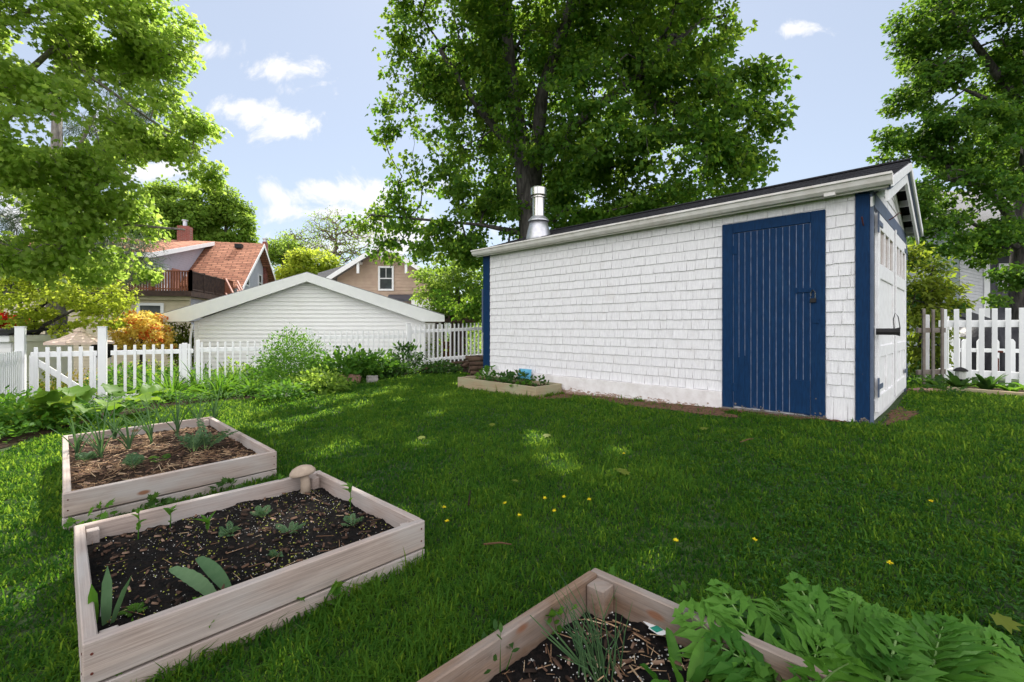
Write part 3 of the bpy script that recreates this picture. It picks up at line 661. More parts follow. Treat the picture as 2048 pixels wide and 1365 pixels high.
# flue
fl = S(5.0, .50, 0); zf = zr0 + pit*(.50+OV)
q = MB(); q.lathe((fl.x, fl.y, 0), [(.245, zf-.14), (.235, zf-.02), (.205, zf+.12), (.155, zf+.315)], 28); flue = q.build('flue_pipe', M['galv'], shed, smooth=True)
q = MB(); q.lathe((fl.x, fl.y, 0), [(.195, zf+.285), (.195, zf+.305), (.17, zf+.335), (.135, zf+.375), (.118, zf+.378)], 28); q.build('storm_collar', M['galv'], flue)
q = MB(); q.lathe((fl.x, fl.y, 0), [(.116, zf+.33), (.116, zf+.72), (.145, zf+.722), (.145, zf+.735), (.11, zf+.74)], 44); pp = q.build('chimney_tube', M['metal'], flue)
q = MB(); q.lathe((fl.x, fl.y, 0), [(.095, zf+.735), (.095, zf+.775), (.150, zf+.775), (.153, zf+.90), (.135, zf+.925), (.07, zf+.935)], 44); pp = q.build('chimney_cap', M['metal'], flue)

# ------------------------------------------------------------------ raised beds
def soil_mesh(name, parent, quad, z, m, amp, seed, n=84):
    rng = np.random.RandomState(seed); a, b, c, d = [np.array(p[:2]) for p in quad]; V = []; T = []
    for j in range(n+1):
        for i in range(n+1):
            f, g = i/n, j/n; p = (a*(1-f)+b*f)*(1-g) + (d*(1-f)+c*f)*g
            zz = z + amp*(mnoise.noise((p[0]*6+seed, p[1]*6, 0)) + .6*mnoise.noise((p[0]*17, p[1]*17+seed, 3)) + .3*max(0, mnoise.noise((p[0]*42, p[1]*42, seed)))*2.2 + .4*rng.randn()*.3)
            V.append((p[0], p[1], zz))
    for j in range(n):
        for i in range(n): k = j*(n+1)+i; T.append((k, k+1, k+n+2, k+n+1))
    return np_mesh(name, V, np.array(T), np.zeros(len(T)), m, parent, smooth=True)
def inset(quad, d):
    c = sum(quad, Vector((0, 0, 0)))/4; out = []
    for i, p in enumerate(quad):
        e1 = (quad[(i+1) % 4]-p).normalized(); e2 = (quad[i-1]-p).normalized(); out.append(p + e1*d + e2*d)
    return out
def debris(name, parent, quad, z, n, m, size, seed, thin=.25, lift=.006, kind='chip', dens=None):
    rng = np.random.RandomState(seed); a, b, c, d = [np.array(p[:2]) for p in quad]; f = rng.rand(n, 1)*.96+.02; g = rng.rand(n, 1)*.96+.02
    p = (a*(1-f)+b*f)*(1-g) + (d*(1-f)+c*f)*g
    if dens is not None:
        keep = np.array([dens(x, y, rng) for x, y in p]); p = p[keep]; n = len(p)
    zz = np.array([z + amp_noise(x, y, seed) for x, y in p]) + lift + rng.rand(n)*lift
    pos = np.c_[p, zz]; th = rng.rand(n)*6.283
    ax = np.c_[np.cos(th), np.sin(th), rng.normal(size=n)*.22]; ax = _unit(ax); nr = _unit(np.c_[rng.normal(size=(n, 2))*.5, np.ones(n)])
    if kind == 'dot':
        V0 = np.array([(-.5, 0, 0), (0, -.5, .1), (.5, 0, 0), (0, .5, .1), (0, 0, .55)]); T0 = np.array([(0, 1, 4), (1, 2, 4), (2, 3, 4), (3, 0, 4)])
    else:
        V0 = np.array([(-thin/2, -.5, 0), (thin/2, -.5, 0), (thin/2, .5, 0), (-thin/2, .5, 0), (0, -.5, thin*.7), (0, .5, thin*.7)]); T0 = np.array([(0, 1, 4), (3, 5, 2), (0, 4, 5), (0, 5, 3), (1, 2, 5), (1, 5, 4)])
    V, T, k = leaves(pos, ax, nr, size*rng.uniform(.4, 1.3, n), (V0, T0))
    o = np_mesh(name, V, T, np.repeat(rng.rand(n), k), m, parent); o['kind'] = 'stuff'; return o
AMP = {}
def amp_noise(x, y, seed):
    s, a = AMP.get('s', 0), AMP.get('a', 0)
    return a*(mnoise.noise((x*6+s, y*6, 0)) + .6*mnoise.noise((x*17, y*17+s, 3)))
def raised_bed(name, quad, zt, h, courses, m, soil_m, soil_z, label, amp, seed, posts=(), mtop=None, tt=.038):
    quad = [Vector((p[0], p[1], 0)) for p in quad]; c = sum(quad, Vector((0, 0, 0)))/4; bed = thing(name, (c.x, c.y, 0), label, 'raised bed')
    for i in range(4):
        p, q = quad[i], quad[(i+1) % 4]; d = (q-p).normalized(); inw = Vector((-d.y, d.x, 0))
        if inw.dot(c-p) < 0: inw = -inw
        for k in range(courses):
            z = zt - h*(k+1) - .004*k; sh = d*tt*(1 if i % 2 else 0)
            a, b = p + inw*tt/2 + sh, q + inw*tt/2 - sh
            board('board', bed, (a.x, a.y, z), (b.x, b.y, z + (.003 if k == 0 else 0)), h - .003, tt, m)
    ins = inset(quad, tt+.002)
    for i in range(4):
        p, q = quad[i], quad[(i+1) % 4]; d = (q-p).normalized(); nn = Vector((d.y, -d.x, 0)); L_ = (q-p).length
        if nn.dot(c-p) > 0: nn = -nn
        mb = MB()
        for k in range(courses):
            for s_ in (.022, L_-.022):
                for zz in (.28, .72):
                    o_ = p + d*s_ + nn*.0005 + Vector((0, 0, zt - h*(k+zz) - .004*k)); mb.tube([o_ - nn*.004, o_ + nn*.0012], .0042, 8)
        if h < .15: sc_o = mb.build('screws', M['rust'], bed); sc_o['kind'] = 'stuff'
    for (i, sz, dz) in posts:
        p = inset(quad, tt+.003+sz/2)[i]; mb = MB(); e = (quad[(i+1) % 4]-quad[i]); mb.cbox((p.x, p.y, zt-.26), sz, sz, .26+dz, math.atan2(e.y, e.x)); mb.build('corner_post', m, bed, bevel=.003)
    AMP['s'], AMP['a'] = seed, amp
    soil_mesh('soil', bed, ins, soil_z, soil_m, amp, seed)
    return bed, ins
q2 = [(-2.17, 2.254), (-1.319, 3.126), (-.443, 2.317), (-1.326, 1.404)]
bed2, in2 = raised_bed('raised_bed', q2, .22, .14, 2, M['bed_wood'], M['soil'], .130, 'middle raised bed of pale pine boards filled with black soil, stone mushroom in its corner', .016, 3, [(0, .05, -.02), (1, .05, -.02), (2, .05, -.02), (3, .05, -.02)])
clump = lambda x, y, r: mnoise.noise((x*5, y*5, 2)) > -.05 or r.rand() < .3
debris('perlite', bed2, in2, .130, 1700, M['perlite'], .0048, 4, kind='dot', dens=clump); debris('seed_husks', bed2, in2, .130, 850, M['seed'], .0085, 5, kind='dot', dens=clump)
debris('wood_chips', bed2, in2, .130, 420, M['chip'], .026, 6, .4); debris('straw', bed2, in2, .130, 70, M['straw'], .07, 7, .04)
q1 = [(-4.16, 4.21), (-3.37, 5.11), (-1.903, 3.684), (-2.69, 2.725)]
bed1, in1 = raised_bed('raised_bed', q1, .20, .145, 2, M['bed_wood'], M['soil_brown'], .115, 'far left raised bed of pale boards mulched with straw and planted with garlic', .018, 8, [(0, .05, -.02), (1, .05, -.02), (2, .05, -.02), (3, .05, -.02)])
debris('straw', bed1, in1, .115, 3400, M['straw'], .085, 9, .04, dens=lambda x, y, r: mnoise.noise((x*3.0, y*3.0, 1)) > .02 or r.rand() < .16)
debris('wood_chips', bed1, in1, .115, 1100, M['chip'], .03, 10, .4)
q3 = [(.34, 1.866), (1.21, 1.012), (.35, .145), (-.525, 1.008)]
bed3, in3 = raised_bed('raised_bed', q3, .22, .14, 2, M['old_wood'], M['soil'], .105, 'nearest raised bed with aged brown boards, chives, straw and a plant tag', .014, 13, [(0, .075, -.012), (1, .07, -.012), (3, .07, -.012)])
debris('perlite', bed3, in3, .105, 1900, M['perlite'], .0075, 14, kind='dot')
debris('straw', bed3, in3, .105, 900, M['straw'], .075, 15, .055, dens=lambda x, y, r: ((x-.48)**2+(y-1.52)**2 < .05) or r.rand() < .35)
debris('wood_chips', bed3, in3, .105, 600, M['chip'], .032, 16, .3)
def Sd(s, t): p = S(s, t, 0); return (p.x, p.y)
q4 = [Sd(5.93, -.05), Sd(3.99, -.05), Sd(3.99, -.683), Sd(5.93, -.683)]
bed4, in4 = raised_bed('raised_bed', q4, .285, .20, 1, M['pale_wood'], M['soil_brown'], .22, 'low raised bed of yellowish boards against the white shed wall with a blue plaque', .012, 18, tt=.035)
debris('wood_chips', bed4, in4, .22, 500, M['chip'], .045, 19, .3)
# bed by the right fence: one long edging timber with soil behind
e0 = P(1893, 775, 6.74); e0.z = .31
edge = thing('raised_bed', (e0.x+.5, e0.y-.5, .2), 'long low bed edged with a brown timber in front of the white fence', 'raised bed')
board('board', edge, e0 - Vector((0, 0, .14)), e0 + Vector((.70, -.714, 0))*2.2 - Vector((0, 0, .14+.03)), .15, .07, M['pale_wood'])
ep = [e0, e0+Vector((.70, -.714, 0))*2.2, e0+Vector((.70, -.714, 0))*2.2+E2*.85, e0+E2*.85]
AMP['s'], AMP['a'] = 21, .02
soil_mesh('soil', edge, [Vector((p.x, p.y, 0)) for p in ep], .26, M['soil_brown'], .02, 21, 24)
# ------------------------------------------------------------------ fences
def fence(name, label, a, b, ztop, zbot, sp=.14, pw=.036, pt=.022, rails=(), posts=(), m=None, group=None, cat='fence', pointed=False, rail_h=.09, out=None, round_top=False, jit=.0, slope=None):
    """a, b: ends (x, y); every picket, rail and post is a part"""
    a, b = Vector((a[0], a[1], 0)), Vector((b[0], b[1], 0)); d = (b-a); L = d.length; d.normalize(); nrm = Vector((d.y, -d.x, 0))
    if out is not None and nrm.dot(out) < 0: nrm = -nrm
    m = m or M['white_vinyl']; mid = (a+b)/2; root = thing(name, (mid.x, mid.y, zbot), label, cat, group); org = ORG[root.name]; rng = np.random.RandomState(int(abs(a.x*100)) % 1000)
    rz = math.atan2(d.y, d.x); H = ztop - zbot; mb = MB()
    if pointed: mb.prism([(-pw/2, 0, 0), (pw/2, 0, 0), (pw/2, 0, H-pw*.55), (pw*.18, 0, H), (-pw*.18, 0, H), (-pw/2, 0, H-pw*.55)], (0, pt, 0))
    elif round_top: mb.prism([(-pw/2, 0, pw*.4)] + [(pw/2*math.cos(t), 0, pw/2 - pw/2*math.sin(t)*.9) for t in np.linspace(math.pi, 0, 7)] + [(pw/2, 0, H), (-pw/2, 0, H)], (0, pt, 0))
    else: mb.box((-pw/2, 0, 0), (pw, 0, 0), (0, pt, 0), (0, 0, H))
    p0 = mb.build('picket', m, None, (0, 0, 0), bevel=.003); n = max(1, int(L/sp)); first = True
    for i in range(n):
        s = (i+.5)*L/n; pos = a + d*s; dz = (slope or 0)*(s/L-.5) + rng.uniform(-jit, jit)
        o = p0 if first else p0.copy()
        if not first: COL.objects.link(o)
        first = False; o.parent = root; q = pos + nrm*.02 if math.cos(rz)*nrm.y - math.sin(rz)*nrm.x > 0 else pos + nrm*(.02+pt)
        o.location = (q.x-org.x, q.y-org.y, zbot+dz-org.z); o.rotation_euler = (0, 0, rz); ORG[o.name] = org
    for z in rails:
        mb = MB(); mb.beam(a + Vector((0, 0, z-(slope or 0)*.5)) - nrm*.002, b + Vector((0, 0, z+(slope or 0)*.5)) - nrm*.002, .038, rail_h); mb.build('rail', m, root, bevel=.003)
    for (s, w_, zt, zb) in posts:
        p = a + d*s; mb = MB(); mb.cbox((p.x, p.y, zb), w_, w_, zt-zb, rz)
        if w_ > .09: mb.cbox((p.x, p.y, zt-.004), w_+.014, w_+.014, .02, rz)
        mb.build('post', m, root, bevel=.004)
    return root
FD = Vector((.835, .55, 0)); FA = Vector((-7.32, 9.2, 0)); fpt = lambda q: (FA + FD*q)[:2]; CAMD = Vector((.5, -.8, 0))
# gate with a diagonal brace
gate = fence('garden_gate', 'white picket gate with a diagonal brace between two tall square posts', fpt(-1.70), fpt(-.80), .835, -.36, .135, .055, .02, (.70, -.22), (), group=None, cat='gate', out=CAMD, rail_h=.10)
mb = MB(); a, b = fpt(-1.68), fpt(-.84); mb.beam((a[0], a[1], .62), (b[0], b[1], -.15), .03, .10); mb.build('brace', M['white_vinyl'], gate, bevel=.003)
mb = MB(); a = fpt(-1.66); mb.cbox((a[0], a[1], -.36), .11, .05, 1.05, math.atan2(FD.y, FD.x)); mb.build('stile', M['white_vinyl'], gate, bevel=.003); mb = MB(); a = fpt(-.86); mb.cbox((a[0], a[1], -.36), .09, .05, 1.05, math.atan2(FD.y, FD.x)); mb.build('stile', M['white_vinyl'], gate, bevel=.003)
for q, lab in ((-1.83, 'tall square white gate post at the corner of the left fence'), (-.72, 'tall square white gate post beside the pinkish patio umbrella')):
    p = fpt(q); mb = MB(); mb.cbox((p[0], p[1], -.5), .125, .125, 1.7, math.atan2(FD.y, FD.x)); mb.cbox((p[0], p[1], 1.198), .14, .14, .018, math.atan2(FD.y, FD.x))
    tag(mb.build('gate_post', M['white_vinyl'], None, (p[0], p[1], -.4), bevel=.005), lab, 'post', 'gate posts')
GF = 'white picket fence panels along the back garden'
fence('picket_fence', 'white picket fence panel right of the gate, daylilies growing in front', fpt(-.60), fpt(.72), .85, -.30, .137, .045, .02, (.70, -.18), [(1.17, .09, .87, -.3)], group=GF, out=CAMD)
fence('picket_fence', 'low white picket fence panel before the left half of the white garage', fpt(.80), fpt(2.90), .885, -.16, .135, .035, .02, (.72, -.02), [(0, .07, .93, -.3)], group=GF, out=CAMD)
fence('picket_fence', 'tall white picket fence panel before the right half of the white garage', fpt(2.98), fpt(5.36), 1.118, -.02, .128, .032, .02, (.96, .10), [(0, .10, 1.17, -.3)], group=GF, out=CAMD)
fence('picket_fence', 'white picket fence panel joining the shed corner, log pile at its foot', fpt(5.44), fpt(8.15), 1.30, .20, .128, .042, .02, (1.13, .33), [(0, .10, 1.30, -.2)], group=GF, out=CAMD, slope=.10)
fence('picket_fence', 'close white picket fence running toward the viewer at the far left edge', (-8.80, 8.12), (-7.55, 6.15), .78, -.42, .085, .05, .02, (.62, -.2), [(2.33, .09, .8, -.5)], out=Vector((1, .3, 0)))
RF0 = Vector((7.52, 7.95, 0)); RD = Vector((.70, -.714, 0))
fence('picket_fence', 'tall flat topped white picket fence behind the hostas at the right', (RF0-RD*.05)[:2], (RF0+RD*2.5)[:2], 1.51, .20, .1425, .066, .022, (1.26, .42), [], out=Vector((-1, -1, 0)), rail_h=.115)
mb = MB(); p = RF0 - RD*.22; mb.prism([p+RD*x+Vector((0, 0, z)) for x, z in [(-.05, .40), (-.035, .33), (0, .30), (.035, .33), (.05, .40), (.055, 1.42), (-.045, 1.43)]], (-.02, -.02, 0))
tag(mb.build('loose_board', M['white_paint'], None, (p.x, p.y, .3), bevel=.003), 'white painted board with a rounded foot hung beside the grey pickets', 'board')
fence('weathered_fence', 'weathered grey wooden pickets between the shed corner and the white fence', (6.72, 7.55), (7.34, 7.72), 1.50, .20, .20, .06, .02, (1.15, .45), [], M['grey_wood'], out=Vector((-.2, -1, 0)), rail_h=.08, jit=.02)
fence('picket_fence', 'white picket run receding behind the tall right fence, top stepping down', (7.95, 8.25), (8.75, 9.1), 1.40, .15, .105, .07, .02, (1.2, .4), [], out=Vector((-1, 1, 0)), group='white pickets receding behind the right fence')
fence('picket_fence', 'lower white picket run at the far end of the receding fence', (8.8, 9.15), (10.4, 10.75), 1.16, .05, .12, .07, .02, (.95, .25), [(2.2, .10, 1.16, 0)], out=Vector((-1, 1, 0)), group='white pickets receding behind the right fence')
fence('picket_fence', 'low white fence with pointed pickets before the black cover', (10.6, 10.85), (13.3, 9.6), .93, -.05, .27, .12, .022, (.66, .12), [(0, .10, 1.05, 0)], pointed=True, out=Vector((-1, -1, 0)))

# ------------------------------------------------------------------ houses
def siding(mb, o, dx, nrm, z0, z1, xl, xr, course=.115, depth=.014, mi=0):
    o, dx, nrm = Vector(o), Vector(dx), Vector(nrm); z = z0
    while z < z1-.01:
        t = min(z+course, z1); a0, b0, a1, b1 = xl(z), xr(z), xl(t), xr(t)
        if b0 > a0:
            if b1 < a1: a1 = b1 = (a1+b1)/2
            p = [o+dx*a0+nrm*depth+Z*z, o+dx*b0+nrm*depth+Z*z, o+dx*b1+nrm*.001+Z*t, o+dx*a1+nrm*.001+Z*t, o+dx*a0+Z*z, o+dx*b0+Z*z]
            mb.add(p, [(0, 1, 2, 3), (4, 5, 1, 0)], mi)
        z = t
def window(parent, o, dx, nrm, wd, ht, name='window', frame=.09, mids=1, lite=None):
    """double-hung window: o = lower left corner on the wall"""
    o, dx, nrm = Vector(o), Vector(dx), Vector(nrm); mb = MB()
    for (a, b, c, d) in ((0, wd, 0, frame), (0, wd, ht-frame, ht), (0, frame, frame, ht-frame), (wd-frame, wd, frame, ht-frame)):
        mb.box(o+dx*a+Z*c-nrm*.02, dx*(b-a), nrm*.07, Z*(d-c))
    mb.box(o+dx*frame+Z*(ht*.5-.025)-nrm*.01, dx*(wd-2*frame), nrm*.045, Z*.05)
    if lite: mb.box(o+dx*(wd/2-.012)+Z*(ht*.5+.02)-nrm*.01, dx*.024, nrm*.035, Z*(ht*.5-frame-.02))
    wnd = mb.build(name, M['white_vinyl'], parent)
    q = MB(); q.box(o+dx*(frame-.01)+Z*(frame-.01)-nrm*.02, dx*(wd-2*frame+.02), nrm*.035, Z*(ht-2*frame+.02)); q.build('pane', M['dark_glass'], wnd)
    return wnd
def slab(mb, pts, th, mi=0):
    mb.prism(pts, (0, 0, -th), mi)
def door_slab(parent, o, dx, nrm, wd, ht, m):
    mb = MB(); mb.box(Vector(o), Vector(dx)*wd, Vector(nrm)*.05, Z*ht); return mb.build('door', m, parent)
# white garage, gable toward the yard
GY = 14.2; gl, gr = P(390, 640, GY).x, P(850, 640, GY).x; gm = P(622, 0, GY).x; gze, gzr, gzb = CAMZ+.19, P(0, 560, GY).z, -1.0
gar = thing('garage', (gm, GY+2.6, gzb), 'long white clapboard garage with a shallow gable behind the picket fence', 'garage')
bk_ = Vector((-.21, .98, 0)).normalized()*5.2; X = Vector((1, 0, 0)); NY = Vector((0, -1, 0))
mb = MB(); poly = [(gl, GY, gzb), (gr, GY, gzb), (gr, GY, gze), (gm, GY, gzr), (gl, GY, gze)]; mb.prism(poly, bk_)
xl = lambda z: gl if z < gze else gl + (gm-gl)*(z-gze)/(gzr-gze); xr = lambda z: gr if z < gze else gr + (gm-gr)*(z-gze)/(gzr-gze)
siding(mb, (0, GY-.002, 0), X, NY, gzb, gzr, xl, xr, .125, .034); mb.build('wall', M['ivory_siding'], gar)
mb = MB(); el, er = P(328, 0, GY).x, P(892, 0, GY).x; zp = P(0, 546, GY).z; sl_ = (zp-(gze+.20))/(gm-el)
for e in (el, er):
    mb.prism([(e, GY-.28, gze+.20), (gm, GY-.28, zp), (gm, GY-.28, zp-.05), (e, GY-.28, gze+.15)], bk_*1.1)
mb.build('roof', M['grey_roof'], gar)
mb = MB()
for e, wx in ((el, gl), (er, gr)):
    mb.prism([(e, GY-.30, gze+.17), (gm, GY-.30, zp-.02), (gm, GY-.30, zp-.30), (wx, GY-.30, gze-.02), (e, GY-.30, gze-.02)], (0, .03, 0))
mb.build('fascia', M['white_vinyl'], gar, bevel=.004)
mb = MB()
for e, wx in ((el, gl), (er, gr)): mb.prism([(e, GY-.27, gze-.015), (wx, GY-.27, gze-.015), (wx, GY-.27, gze), (e, GY-.27, gze)], bk_)
mb.build('soffit', M['tan_siding'], gar)
mb = MB(); mb.box((gl-.01, GY-.03, gzb), (.14, 0, 0), (0, .06, 0), (0, 0, gze-gzb-.02)); mb.build('corner_board', M['white_vinyl'], gar, bevel=.004)
mb = MB(); mb.box((gr-.12, GY-.03, gzb), (.13, 0, 0), (0, .06, 0), (0, 0, gze-gzb-.02)); mb.build('corner_board', M['white_vinyl'], gar, bevel=.004)
mb = MB(); mb.tube([(gl-.04, GY-.06, gze-.1), (gl-.10, GY-.06, gze-.55), (gl-.10, GY-.06, gzb)], .035, 8); mb.build('downspout', M['white_vinyl'], gar)

# house with the brown roof and the deck
HR = Vector((-.975, -.222, 0)); HG = Vector((-.222, .975, 0))       # along the ridge to the left; toward the back
Fc = P(480, 562, 26); Fc = Vector((Fc.x, Fc.y, 0)); zEave, zRidge, zBase = 3.86, 6.62, -1.2
def H(r, g, z): return Fc + HR*r + HG*g + Vector((0, 0, z))
hs = thing('house', H(4, 3.5, zBase), 'grey and cream house with a reddish brown roof, raised deck and brick chimney', 'house')
mb = MB(); mb.prism([H(.25, 0, zBase), H(.25, 7, zBase), H(.25, 7, zEave-.1), H(.25, 3.5, zRidge-.15), H(.25, 0, zEave-.1)], HR*10)
sx = lambda z: 0.0 if z < zEave-.1 else 3.5*(z-zEave+.1)/(zRidge-.05-zEave)
siding(mb, H(.248, 0, 0), HG, -HR, zBase, zRidge-.2, sx, lambda z: 7-sx(z), .13, .02)
mb.build('wall', M['grey_siding'], hs)
def slope(r0, r1, g0, z0, g1, z1, th=.12): return [H(r0, g0, z0), H(r1, g0, z0), H(r1, g1, z1), H(r0, g1, z1)], th
mb = MB(); pt = (zRidge-zEave)/3.5
for (g0, g1) in ((-.45, 3.5), (7.45, 3.5)):
    p, th = slope(-.28, 10.2, g0, zEave-.45*pt, g1, zRidge); slab(mb, p, th)
roof_m = mb.build('roof', M['brown_roof'], hs)
mb = MB()
for (g0, g1) in ((-.45, 3.5), (7.45, 3.5)):
    z0 = zEave-.45*pt; mb.prism([H(-.31, g0, z0-.02), H(-.31, g1, zRidge-.02), H(-.31, g1, zRidge-.24), H(-.31, g0, z0-.22)], HR*.03)
mb.build('rake_board', M['white_vinyl'], hs)
mb = MB(); mb.cbox(H(.16, 5.3, zBase), .22, .5, zRidge+.1-zBase+.3, math.atan2(HR.y, HR.x)); ch = mb.build('chimney', M['brick'], hs)
mb = MB(); p = H(.16, 5.3, zRidge+.38); mb.lathe(p, [(.12, -.02), (.12, .2), (.18, .22), (.18, .28)], 10); mb.build('flue', M['galv'], ch)
mb = MB(); mb.cbox(H(4.2, 3.4, zRidge-.4), .62, .62, 1.25, math.atan2(HR.y, HR.x)); ch = mb.build('chimney', M['brick'], hs)
mb = MB(); p = H(4.2, 3.4, zRidge+.84); mb.lathe(p, [(.11, -.02), (.11, .35), (.17, .37), (.17, .42)], 10); mb.build('flue', M['galv'], ch)
mb = MB(); mb.cbox(H(1.0, 2.9, zRidge-.45), .4, .35, .25, math.atan2(HR.y, HR.x)); mb.build('roof_vent', M['black_metal'], hs)
for g in (1.55, 4.0): window(hs, H(.23, g, zEave+.05-(.35 if g > 3 else .2)), HG, -HR, .72, 1.15)
mb = MB(); mb.box(H(.22, 2.9, zEave+1.25), HG*.3, HR*.04, Z*.45); mb.build('gable_vent', M['grey_siding'], hs)
# big shed dormer standing forward over the ground floor
mb = MB(); mb.prism([H(2.9, -3.5, 2.7), H(2.9, 3.3, 2.7), H(2.9, 3.3, zRidge-.25), H(2.9, -3.5, 4.75)], HR*7)
zt_ = lambda g: 4.75 + (zRidge-.25-4.75)*(g+3.5)/6.8
k = 0; zc = 2.9
while zc < zRidge-.3:
    g0 = max(-3.5, -3.5 + (zc-4.75)*6.8/(zRidge-.25-4.75)) if zc > 4.75 else -3.5
    mb.box(H(2.9, g0, zc), HG*(3.3-g0), -HR*.018, Z*.02); zc += .13
mb.build('dormer', M['grey_siding'], hs)
mb = MB(); slab(mb, [H(2.5, -4.0, 4.75), H(10.2, -4.0, 4.75), H(10.2, 3.4, zRidge+.0), H(2.5, 3.4, zRidge+.0)], .14); mb.build('dormer_roof', M['brown_roof'], hs)
mb = MB(); mb.prism([H(2.47, -4.0, 4.74), H(2.47, 3.2, zRidge-.06), H(2.47, 3.2, zRidge-.28), H(2.47, -4.0, 4.5)], HR*.03); mb.box(H(2.5, -4.03, 4.5), HR*7.7, HG*.03, Z*.24); mb.build('dormer_fascia', M['white_vinyl'], hs)
mb = MB(); mb.box(H(3.0, -3.52, 2.75), HR*7, HG*.03, Z*1.75); mb.build('dormer_front', M['cream_siding'], hs)
d_ = door_slab(hs, H(2.87, -2.4, 2.75), HG, -HR, .8, 1.55, M['white_vinyl']); d_ = door_slab(hs, H(2.87, -1.2, 2.75), HG, -HR, .75, 1.6, M['pink_wood'])
mb = MB(); mb.cbox(H(2.8, .1, 4.05), .1, .14, .12); mb.build('wall_lamp', M['white_vinyl'], hs)
# ground floor under the deck, cream toward the yard
DL = P(377, 590, 20.2); fr = (Vector((DL.x, DL.y, 0)) - Fc); r0 = fr.dot(HR); g0 = fr.dot(HG)
mb = MB(); mb.prism([H(r0, g0, zBase), H(r0, .2, zBase), H(r0, .2, 2.55), H(r0, g0, 2.55)], HR*9)
siding(mb, H(r0, g0-.003, 0), HR, -HG, zBase, 2.5, lambda z: 0, lambda z: 9, .125, .02)
mb.build('ground_floor', M['cream_siding'], hs)
mb = MB(); siding(mb, H(r0-.003, g0, 0), HG, -HR, zBase, 2.5, lambda z: 0, lambda z: -g0, .125, .02); mb.build('side_wall', M['grey_siding'], hs)
mb = MB(); mb.box(H(r0-.06, g0-.06, zBase), HR*.14, HG*.14, Z*3.7); mb.build('corner_board', M['cream_siding'], hs)
wp = P(329, 655, 20.0); fr = Vector((wp.x, wp.y, 0)) - Fc; window(hs, H(fr.dot(HR), g0-.02, P(0, 668, 20).z), HR, -HG, 1.02, 1.35, frame=.12)
mb = MB(); mb.box(H(r0-.25, g0-.35, 2.55), HR*4.6, HG*5.2, Z*.24); mb.build('deck_floor', M['deck_dark'], hs)
mb = MB(); mb.box(H(r0-.12, g0-.16, 2.40), HR*4.4, HG*.1, Z*.15); mb.build('deck_trim', M['cream_siding'], hs)
def railing(p, q, zb, zt, m, n):
    mb = MB(); p, q = Vector(p), Vector(q); mb.beam(p+Z*zt, q+Z*zt, .10, .05); mb.beam(p+Z*(zb+.08), q+Z*(zb+.08), .06, .05)
    for i in range(n+1):
        a = p.lerp(q, i/n); mb.cbox(a+Z*zb, .05 if i % 14 else .11, .05 if i % 14 else .11, zt-zb+(0 if i % 14 else .06))
    return mb.build('deck_railing', m, hs)
dz = 2.79; railing(H(r0-.2, g0-.3, dz), H(r0+4.2, g0-.3, dz), 0, .86, M['deck_wood'], 42); railing(H(r0-.2, g0-.3, dz), H(r0-.2, g0+3.4, dz), 0, .86, M['deck_dark'], 40)
railing(H(r0-.2, g0+3.5, dz), H(r0-.2, g0+4.6, dz), 0, .9, M['deck_wood'], 8); railing(H(r0+4.2, g0-.3, dz), H(r0+4.2, g0+3, dz), 0, .86, M['deck_dark'], 30)
mb = MB()
for off in (0.0, 1.0):
    for dz_ in (.0, .25, .5, .75):
        if off == 0 and 0 < dz_ < .75: continue
        mb.beam(H(r0-.3-off*.2, g0+3.4+off, dz+.9-dz_), H(r0-1.8-off*.2, g0+1.4+off, 1.75-dz_+.0), .06, .09)
mb.build('stair_rail', M['pink_wood'], hs)

# tan house with a white window
TY = 23.0; ta = P(770, 494, TY); tl = P(655, 0, TY).x; tr_ = 2*ta.x-tl; tze = P(0, 560, TY).z; tzb = -1.4
th_ = thing('house', (ta.x, TY+4, tzb), 'tan gabled house with a white sash window behind the white garage', 'house')
mb = MB(); mb.prism([(tl+.5, TY, tzb), (tr_-.5, TY, tzb), (tr_-.5, TY, tze+.2), (ta.x, TY, ta.z-.1), (tl+.5, TY, tze+.2)], (0, 8, 0))
f = lambda z: tl+.5 if z < tze+.2 else tl+.5+(ta.x-tl-.5)*(z-tze-.2)/(ta.z-.1-tze-.2)
siding(mb, (0, TY-.002, 0), X, NY, tzb, ta.z-.15, f, lambda z: 2*ta.x-f(z), .165, .022); mb.build('wall', M['tan_siding'], th_)
mb = MB()
for e in (tl, tr_): mb.prism([(e, TY-.6, tze-.05), (ta.x, TY-.6, ta.z+.12), (ta.x, TY-.6, ta.z-.04), (e, TY-.6, tze-.2)], (0, 9, 0))
mb.build('roof', M['grey_roof'], th_)
mb = MB()
for e in (tl, tr_): mb.prism([(e, TY-.63, tze-.06), (ta.x, TY-.63, ta.z+.12), (ta.x, TY-.63, ta.z-.14), (e, TY-.63, tze-.30)], (0, .03, 0))
mb.build('rake_board', M['white_vinyl'], th_)
mb = MB()
for bx in (ta.x, P(723, 0, TY).x, 2*ta.x-P(723, 0, TY).x):
    mb = MB(); zb = ta.z-.1-abs(bx-ta.x)*(ta.z-tze)/(ta.x-tl); mb.box((bx-.06, TY-.55, zb-.62), (.12, 0, 0), (0, .1, 0), (0, 0, .55)); mb.beam((bx, TY-.5, zb-.08), (bx, TY, zb-.08), .12, .12); mb.build('bracket', M['white_vinyl'], th_)
pass
wa, wb = P(757, 582, TY), P(788, 533, TY); window(th_, (wa.x, TY-.02, wa.z), X, NY, wb.x-wa.x, wb.z-wa.z, lite=True)
mb = MB(); a = P(775, 597, TY-1); mb.prism([(a.x, TY-1.2, a.z-.05), (a.x+1.4, TY-1.2, a.z-.05), (a.x+1.6, TY-.02, a.z+.25), (a.x-.2, TY-.02, a.z+.25)], (0, 0, -.12)); mb.build('porch_roof', M['slate_siding'], th_)
